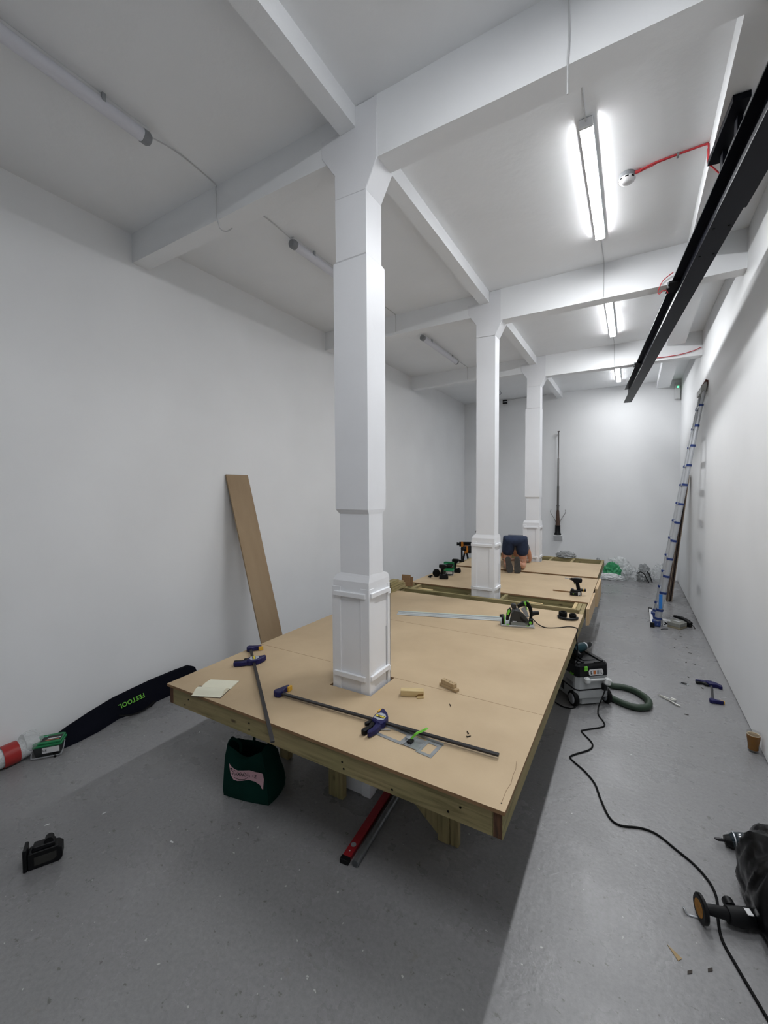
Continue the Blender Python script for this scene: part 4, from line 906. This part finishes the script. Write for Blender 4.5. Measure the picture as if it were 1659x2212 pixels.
bx('side_hatch', M_BLK, va, -.186, -.178, .20, .25, .09, .18, .004)
for y in (.05, .08, .11): bx('side_vent', M_GREY, va, -.181, -.174, y, y+.06, .20+.0*y, .205+.025, .001)
# sticker
bx('sticker', M_VD, va, -.055, .105, -.0025, .003, .305, .375)
Mst = mat('sticker_white', '#d9d9da', .4); Mso = mat('sticker_orange', '#c06a30', .4)
for k, x in enumerate((-.04, .005, .05)):
    m = MB(); m.prism([(x, .31), (x+.045, .31), (x+.056, .325), (x+.05, .352), (x+.04, .37), (x-.004, .37), (x-.014, .355), (x-.010, .325)], -.004, -.0026, 'y'); m.build('sticker_shape', Mst, va)
for x, m_ in ((-.033, M_BADGE), (-.002, Mso), (.034, M_GREY), (.075, M_BADGE)):
    bx('sticker_letter', m_, va, x, x+(.008 if m_ is M_BADGE else .024), -.0052, -.0041, .322, .358); 
    if m_ is M_BADGE: bx('sticker_letter', m_, va, x, x+.018, -.0052, -.0041, .322, .331)
# handle bar with sockets
Mhw = mat('handle_white', '#c6c8c8', .45)
MB().tube([(-.075, -.03, .278), (.10, -.03, .275)], .013, 8).build('handle_bar', Mhw, va)
bx('plug', Mhw, va, -.115, -.06, -.055, -.002, .25, .305, .012)
m = MB(); m.M = Matrix.Translation((.128, -.035, .252)) @ Matrix.Rotation(.35, 4, 'Y'); m.box(-.032, .032, -.028, .030, -.034, .034, bev=.014); m.build('plug', Mhw, va)
bx('plug_socket', M_VD, va, .085, .125, -.045, -.001, .165, .225, .004)
for s in (-1, 1):
    MB().lathe([(0, -.022), (.05, -.022), (.068, -.02), (.074, -.012), (.074, .012), (.068, .02), (0, .022)], 24, c=(s*.178, .05, .0745), ax='x').build('wheel', M_BLKR, va)
    MB().lathe([(0, -.026), (.045, -.026), (.05, -.0225)], 20, c=(s*.178, .05, .0745), ax='x').build('wheel_hub', M_GREY, va)
for s in (-1, 1): MB().lathe([(0, -.012), (.028, -.012), (.03, 0), (.028, .012), (0, .012)], 14, c=(s*.12, .40, .031), ax='x').build('castor', M_BLKR, va)
hp = [atz(x, y, .032) for x, y in ((1322, 1481), (1345, 1484), (1370, 1492), (1392, 1505), (1402, 1517), (1397, 1527), (1375, 1528), (1348, 1520), (1322, 1508))]
hs = [Vector((hp[0].x-.10, hp[0].y-.0, .07))]+hp+[Vector((hp[-1].x-.05, hp[-1].y+.03, .05))]
hc = spline(hs, 14)
ho = MB().tube(hc, [.030+.0016*(i % 2) for i in range(len(hc))], 14).build('vacuum_hose', mat('dark_green_hose', '#27382a', .55)); tag(ho, 'dark green ribbed hose looping from the dust extractor', 'hose')
# teal corded drill lying on the extractor
td = thing('corded_drill', 'teal and black power tool lying on top of the dust extractor', 'power tool', (-.45, 4.72, .437), math.radians(60))
MB().tube([(-.10, 0, .05), (-.02, 0, .055), (.05, 0, .055), (.07, 0, .055)], [.035, .047, .045, .04], 14).build('motor_body', M_TEAL, td)
MB().tube([(.07, 0, .055), (.09, 0, .058)], [.042, .038], 14).build('collar', M_ALU, td); MB().tube([(.09, 0, .058), (.14, 0, .062), (.165, 0, .064)], [.036, .034, .026], 12).build('gear_head', M_BLK, td)
MB().tube([(.165, 0, .064), (.195, 0, .066)], [.016, .010], 10).build('chuck', M_ZINC, td)
MB().tube([(-.06, .0, .05), (-.10, -.05, .025), (-.12, -.10, .022)], [.026, .024, .022], 10).build('grip', M_BLK, td); MB().tube([(.02, 0, .002), (.02, 0, .02)], .03, 10).build('rest_foot', M_BLK, td)

# ---------------------------------------------------------------- mains lead across the floor
lp = [Vector((-.205, 4.545, .17)), Vector((-.23, 4.50, .10)), Vector((-.255, 4.455, .03))]
lp += [atz(x, y, .006) for x, y in ((1293, 1545), (1304, 1560), (1302, 1570), (1262, 1577), (1257, 1581), (1276, 1601), (1280, 1612), (1270, 1621), (1238, 1631), (1233, 1639), (1262, 1665), (1285, 1693), (1297, 1725), (1316, 1765), (1340, 1783), (1385, 1789), (1420, 1803), (1460, 1835), (1500, 1868), (1532, 1905), (1548, 1940), (1551, 1985), (1560, 2030), (1590, 2085), (1625, 2145), (1665, 2212), (1710, 2280))]
cable('mains_lead', lp, .0065, M_BLKR, 'long black mains lead snaking along the floor from the extractor', k=5, n=8)
cable('mains_lead', [atz(x, y, .006) for x, y in ((1200, 1517), (1215, 1526), (1232, 1530), (1243, 1528))], .006, M_BLKR, 'short black cord under the platform beside the extractor wheel')

# ---------------------------------------------------------------- bin bag with tools
M_BIN = mat('black_bin_liner', '#060608', .3, bump=.1, bscale=20, spec=.35)
bm = bmesh.new(); bmesh.ops.create_icosphere(bm, subdivisions=5, radius=1)
for v in bm.verts:
    p = v.co.copy(); a = math.atan2(p.y, p.x); n = 0; w = 1
    for k in range(4):
        q = Vector((math.cos(a)*1.2, math.sin(a)*1.2, p.z*.45))*(1.5*1.9**k)+Vector((4.2, 1.1, 7.7)); n += w*(1-2*abs(noise.noise(q))); w *= .5
    r = 1+.12*(n-.8); flare = 1+.30*max(0, -p.z-.2)
    v.co = Vector((p.x*.185*r*flare, p.y*.33*r*flare, max(.002, (p.z+.82)*.175*r)))
me = bpy.data.meshes.new('bin_bag'); bm.to_mesh(me); bm.free(); me.materials.append(M_BIN)
for p in me.polygons: p.use_smooth = True
o = bpy.data.objects.new('bin_bag', me); COL.objects.link(o); o.location = (.685, 2.72, 0); tag(o, 'full black bin bag slumped on the floor against the wall', 'bin bag')
def teal_grinder():
    t = thing('random_sander', 'black sander with round orange pad resting against the bin bag', 'power tool', (.32, 2.50, 0), math.atan2(.055, .155))
    m = MB(); m.lathe([(0, -.012), (.055, -.012), (.062, -.006), (.062, .006), (.05, .012), (0, .012)], 24, c=(0, 0, .064), ax='x'); m.build('pad', M_BLK, t)
    MB().lathe([(0, -.0135), (.038, -.0135), (.038, -.0122)], 24, c=(0, 0, .064), ax='x').build('disc', mat('amber_disc', '#a5701f', .6, vary=.3, vscale=40), t)
    MB().tube([(.012, 0, .066), (.04, .0, .065), (.09, .0, .06), (.12, .0, .055)], [.02, .024, .026, .028], 12).build('neck', M_BLK, t)
    MB().tube([(.11, 0, .055), (.16, 0, .052), (.25, .01, .05)], [.036, .042, .04], 14).build('motor_body', M_BLK, t)
    MB().tube([(.145, .035, .06), (.15, .075, .06)], [.026, .024], 12).build('side_knob', M_BLK, t)
    bx('label', M_WHITE, t, .185, .21, -.025, .012, .088, .0935, .001)
    MB().tube(spline([(-.01, .01, .006), (-.05, .02, .004), (-.06, .035, .02), (-.055, .05, .004)]), .004, 6).build('wire_guard', M_ALU, t)
    return t
teal_grinder()
t = thing('mini_drill', 'small dark glossy drill with bit poking out behind the bin bag', 'power tool', (.47, 3.11, 0), math.radians(8))
Mg = mat('glossy_dark_teal', '#10222b', .2, coat=.5)
MB().tube([(.06, 0, .035), (.075, 0, .045), (.12, 0, .05), (.19, .0, .045), (.24, 0, .035)], [.03, .042, .05, .046, .03], 16).build('motor_body', Mg, t)
MB().tube([(.03, 0, .034), (.062, 0, .038)], [.026, .036], 14).build('nose', M_BLK, t); MB().tube([(.072, 0, .044), (.078, 0, .0445)], [.0445, .045], 16).build('trim_ring', M_ALU, t)
MB().tube([(-.02, 0, .030), (.0, 0, .031), (.03, 0, .033)], [.004, .011, .008], 10).build('bit_holder', M_STEELD, t)

# ---------------------------------------------------------------- things along the plank wall
bt = thing('battery_pack', 'black tool battery with ridged top alone on the shaded floor', 'battery', (-2.88, 1.02, 0), math.atan2(.10, .03)-math.radians(12))
# local x along its long side
MB().prism([(-.075, .001), (.065, .001), (.082, .02), (.082, .075), (.06, .095), (-.07, .095), (-.075, .09)], -.035, .035, 'y', bev=.006).build('case', M_BLK, bt)
MB().prism([(-.095, .001), (-.077, .001), (-.077, .125), (-.088, .13), (-.095, .125)], -.04, .04, 'y', bev=.003).build('end_plate', M_VD, bt)
MB().prism([(-.06, .0955), (.05, .0955), (.045, .118), (-.05, .122)], -.026, .026, 'y', bev=.004).build('rail_top', M_VD, bt)
MB().tube([(.02, -.02, .125), (.02, .02, .125)], .022, 12).build('release_button', M_BLK, bt)
m = MB(); m.prism([(-.045, .022), (.04, .022), (.055, .035), (.055, .068), (-.045, .068)], -.0366, -.0352, 'y'); m.build('label', mat('battery_label', '#2d2d2a', .5), bt)

# folded guide-rail bag
rb = thing('rail_bag', 'long navy black fabric rail bag with lime lettering along the wall', 'bag')
S = [(1.50, -4.04, -4.13, .02), (1.56, -4.03, -4.16, .065), (1.68, -4.025, -4.18, .10), (1.85, -4.045, -4.195, .140), (2.05, -4.11, -4.20, .180), (2.22, -4.075, -4.20, .195), (2.34, -4.07, -4.20, .204), (2.42, -4.12, -4.205, .208), (2.65, -4.125, -4.21, .21), (2.84, -4.13, -4.215, .205), (2.92, -4.135, -4.215, .16), (2.94, -4.14, -4.21, .10)]
R = []
for y, xb, xt, z in S:
    w = .02*noise.noise(Vector((y*5, 0, 0)))
    R.append([(xb, y, .002), (xb-.012+w*.3, y, z*.3), (xb*.45+xt*.55+w*.4, y, z*.7), (xt+.012, y, z*.97), (xt-.015, y, z), (xt-.035, y, z*.9), (xb-.085, y, .01), (xb-.04, y, .002)])
MB().loft(R, smooth=True).build('bag_body', mat('navy_black_nylon', '#0b0d17', .85, spec=.1, bump=.15, bscale=120), rb)
nx = Vector((.19, 0, .098)).normalized()
dn = Vector((.43, 0, -.9)).normalized()
text_mesh('lettering', 'FESTOOL', .058, M_GREEN, rb, frame((-4.108, 2.175, .125), (0, -1, -.06), dn), bold=.0006)
MB().tube(spline([(-4.06, 2.03, .06), (-4.03, 2.12, .03), (-4.035, 2.25, .02), (-4.05, 2.36, .05)]), .012, 6, squash=.5).build('carry_strap', M_BLKR, rb)
MB().tube([(-4.02, 1.52, .02), (-3.985, 1.50, .008), (-3.96, 1.49, .006)], [.016, .014, .008], 6).build('strap_end', M_BLKR, rb)
bx('zip_pull', M_WHITE, rb, -4.075, -4.069, 1.585, 1.60, .062, .072)

# bubble-wrapped tube with red tape
M_BUB = mat('bubble_wrap', '#c3c6c7', .3, vary=.12, vscale=70, bump=.6, bscale=90)
tw = thing('wrapped_tube', 'tube in bubble wrap with a red tape band lying by the wall', 'wrapped tube', (-4.155, .95, .083))
pts = [(0, -.55+.1*i, 0) for i in range(10)]+[(0, .42, .005), (.01, .50, .01)]
MB().tube(pts, [.078+.003*math.sin(i*2.1) for i in range(10)]+[.074, .06], 22).build('wrap', M_BUB, tw)
MB().tube([(0, .265, 0), (0, .365, .002)], .0825, 24, cap=False).build('red_tape', mat('red_tape', '#a02c2a', .35), tw)
m = MB(); m.loft([[(r*math.cos(a)*(1+.12*math.sin(3*a+y*30)), y, .03+r*math.sin(a)*(1+.1*math.cos(4*a))) for a in [2*PI*k/18 for k in range(18)]] for y, r in ((.40, .082), (.45, .090), (.49, .075), (.53, .035))]); m.build('wrap_end', M_CLR, tw)

# ---------------------------------------------------------------- green shopping bag
sbag = thing('shopping_bag', 'dark green reusable shopping bag with pink note under the platform', 'shopping bag', (-2.285, 2.035, 0), math.atan2(.095, .385))
M_GB = mat('dark_green_fabric', '#0b3029', .8, spec=.1, vary=.15, vscale=6, bump=.15, bscale=80)
Rr = []
for z, a, b, ox in ((.002, .195, .115, 0), (.05, .20, .12, 0), (.12, .192, .115, -.004), (.20, .18, .10, -.012), (.27, .168, .085, -.022), (.325, .158, .07, -.03)):
    rg = []
    for i in range(24):
        t_ = 2*PI*i/24; cx, cy = math.cos(t_), math.sin(t_)
        k = 1/max(abs(cx), abs(cy))**.75; x, y = cx*k*a+ox, cy*k*b
        n = noise.noise(Vector((x*9, y*9, z*7)))*.012*(z/.2)
        dz = (.03*math.cos(2*t_)-.02*math.sin(t_*3) if z > .3 else 0)
        rg.append((x+n, y+n, z+dz))
    Rr.append(rg)
Rin = [[(x*.975, y*.96, z-.003) for x, y, z in rg] for rg in Rr[::-1]]
m = MB(); m.loft(Rr+Rin, cap=False); m.poly(Rr[0][::-1]); m.build('bag_body', M_GB, sbag)
MB().tube(spline([(-.165, -.055, .22), (-.175, -.05, .33), (-.16, -.02, .355), (-.12, .01, .31), (-.10, -.02, .27)]), .012, 6, squash=.4).build('handle', M_GB, sbag)
MB().tube(spline([(-.05, .07, .30), (-.02, .06, .38), (.05, .05, .39), (.09, .06, .30)]), .013, 6, squash=.4).build('handle', M_GB, sbag)
# pink note following the front face
def fy(x, z): return -.122+.05*max(0, z-.05)/.27*.9 - .006
m = MB(); up_, lo_ = [], []
note = [(-.135, .232, .226), (-.115, .215, .160), (-.09, .203, .135), (-.06, .198, .132), (-.02, .205, .140), (.03, .215, .155), (.08, .212, .152), (.12, .213, .138), (.135, .210, .118), (.145, .178, .115)]
for (xa, za, zb_), (xc, zc_, zd) in zip(note, note[1:]):
    m.poly([(xa, fy(xa, zb_), zb_), (xc, fy(xc, zd), zd), (xc, fy(xc, zc_), zc_), (xa, fy(xa, za), za)])
nt_ = m.build('pink_note', mat('pink_paper', '#c9a3aa', .8), sbag)
ink = M_BADGE
def stroke(pts): MB().tube([(x, fy(x, z)-.003, z) for x, z in spline([(x, z, 0) for x, z in pts], 4) for x, z in [(x, z)]] if False else [(p.x, fy(p.x, p.y)-.003, p.y) for p in spline([(x, z, 0) for x, z in pts], 4)], .0016, 4).build('handwriting', ink, nt_)
stroke([(-.112, .195), (-.10, .188), (-.085, .197), (-.075, .192)])
stroke([(-.105, .178), (-.10, .168), (-.09, .182), (-.08, .166), (-.07, .18), (-.06, .168), (-.05, .182), (-.04, .167), (-.03, .182), (-.02, .170), (-.01, .183), (.0, .172), (.01, .182)])
stroke([(-.06, .19), (-.05, .178), (-.035, .192), (-.025, .176), (-.01, .19)])
stroke([(-.01, .198), (.005, .188), (.018, .183)]); stroke([(.02, .203), (.022, .18)]); stroke([(.03, .188), (.036, .182), (.03, .178), (.038, .177)])
stroke([(-.085, .152), (-.05, .146), (-.02, .15), (.005, .157), (.02, .17)])
stroke([(.062, .193), (.059, .182)]); stroke([(.075, .192), (.084, .195), (.086, .188), (.074, .177), (.09, .177)])

# ---------------------------------------------------------------- spirit level and pipe under the platform
lv = thing('spirit_level', 'long red box spirit level lying under the platform', 'spirit level', (-1.384, 1.868, 0), math.atan2(.555, -.053))
MB().box(.03, 1.8, -.026, .026, .001, .026, bev=.002).build('body', mat('red_level_paint', '#8e1a22', .4), lv); bx('end_cap', M_BLK, lv, 0, .032, -.028, .028, .0005, .029, .003)
MB().lathe([(.010, .027), (.016, .027), (.016, .0285), (.010, .0285)], 14, c=(.115, 0, 0)).build('vial_ring', M_GREY, lv); MB().lathe([(0, .0275), (.004, .0275), (.004, .026)], 8, c=(.07, .0, 0)).build('rivet', M_WHITE, lv)
pp = thing('metal_pipe', 'grey galvanised pipe lying beside the red spirit level', 'pipe', (-1.318, 1.885, 0), math.atan2(.53, -.045))
MB().lathe([(.016, 0), (.021, 0), (.021, 1.5), (.016, 1.5), (.016, 0)], 18, c=(0, 0, .0215), ax='x').build('pipe', mat('galvanised', '#7a7d80', .4, metal=.6, vary=.15, vscale=20), pp)
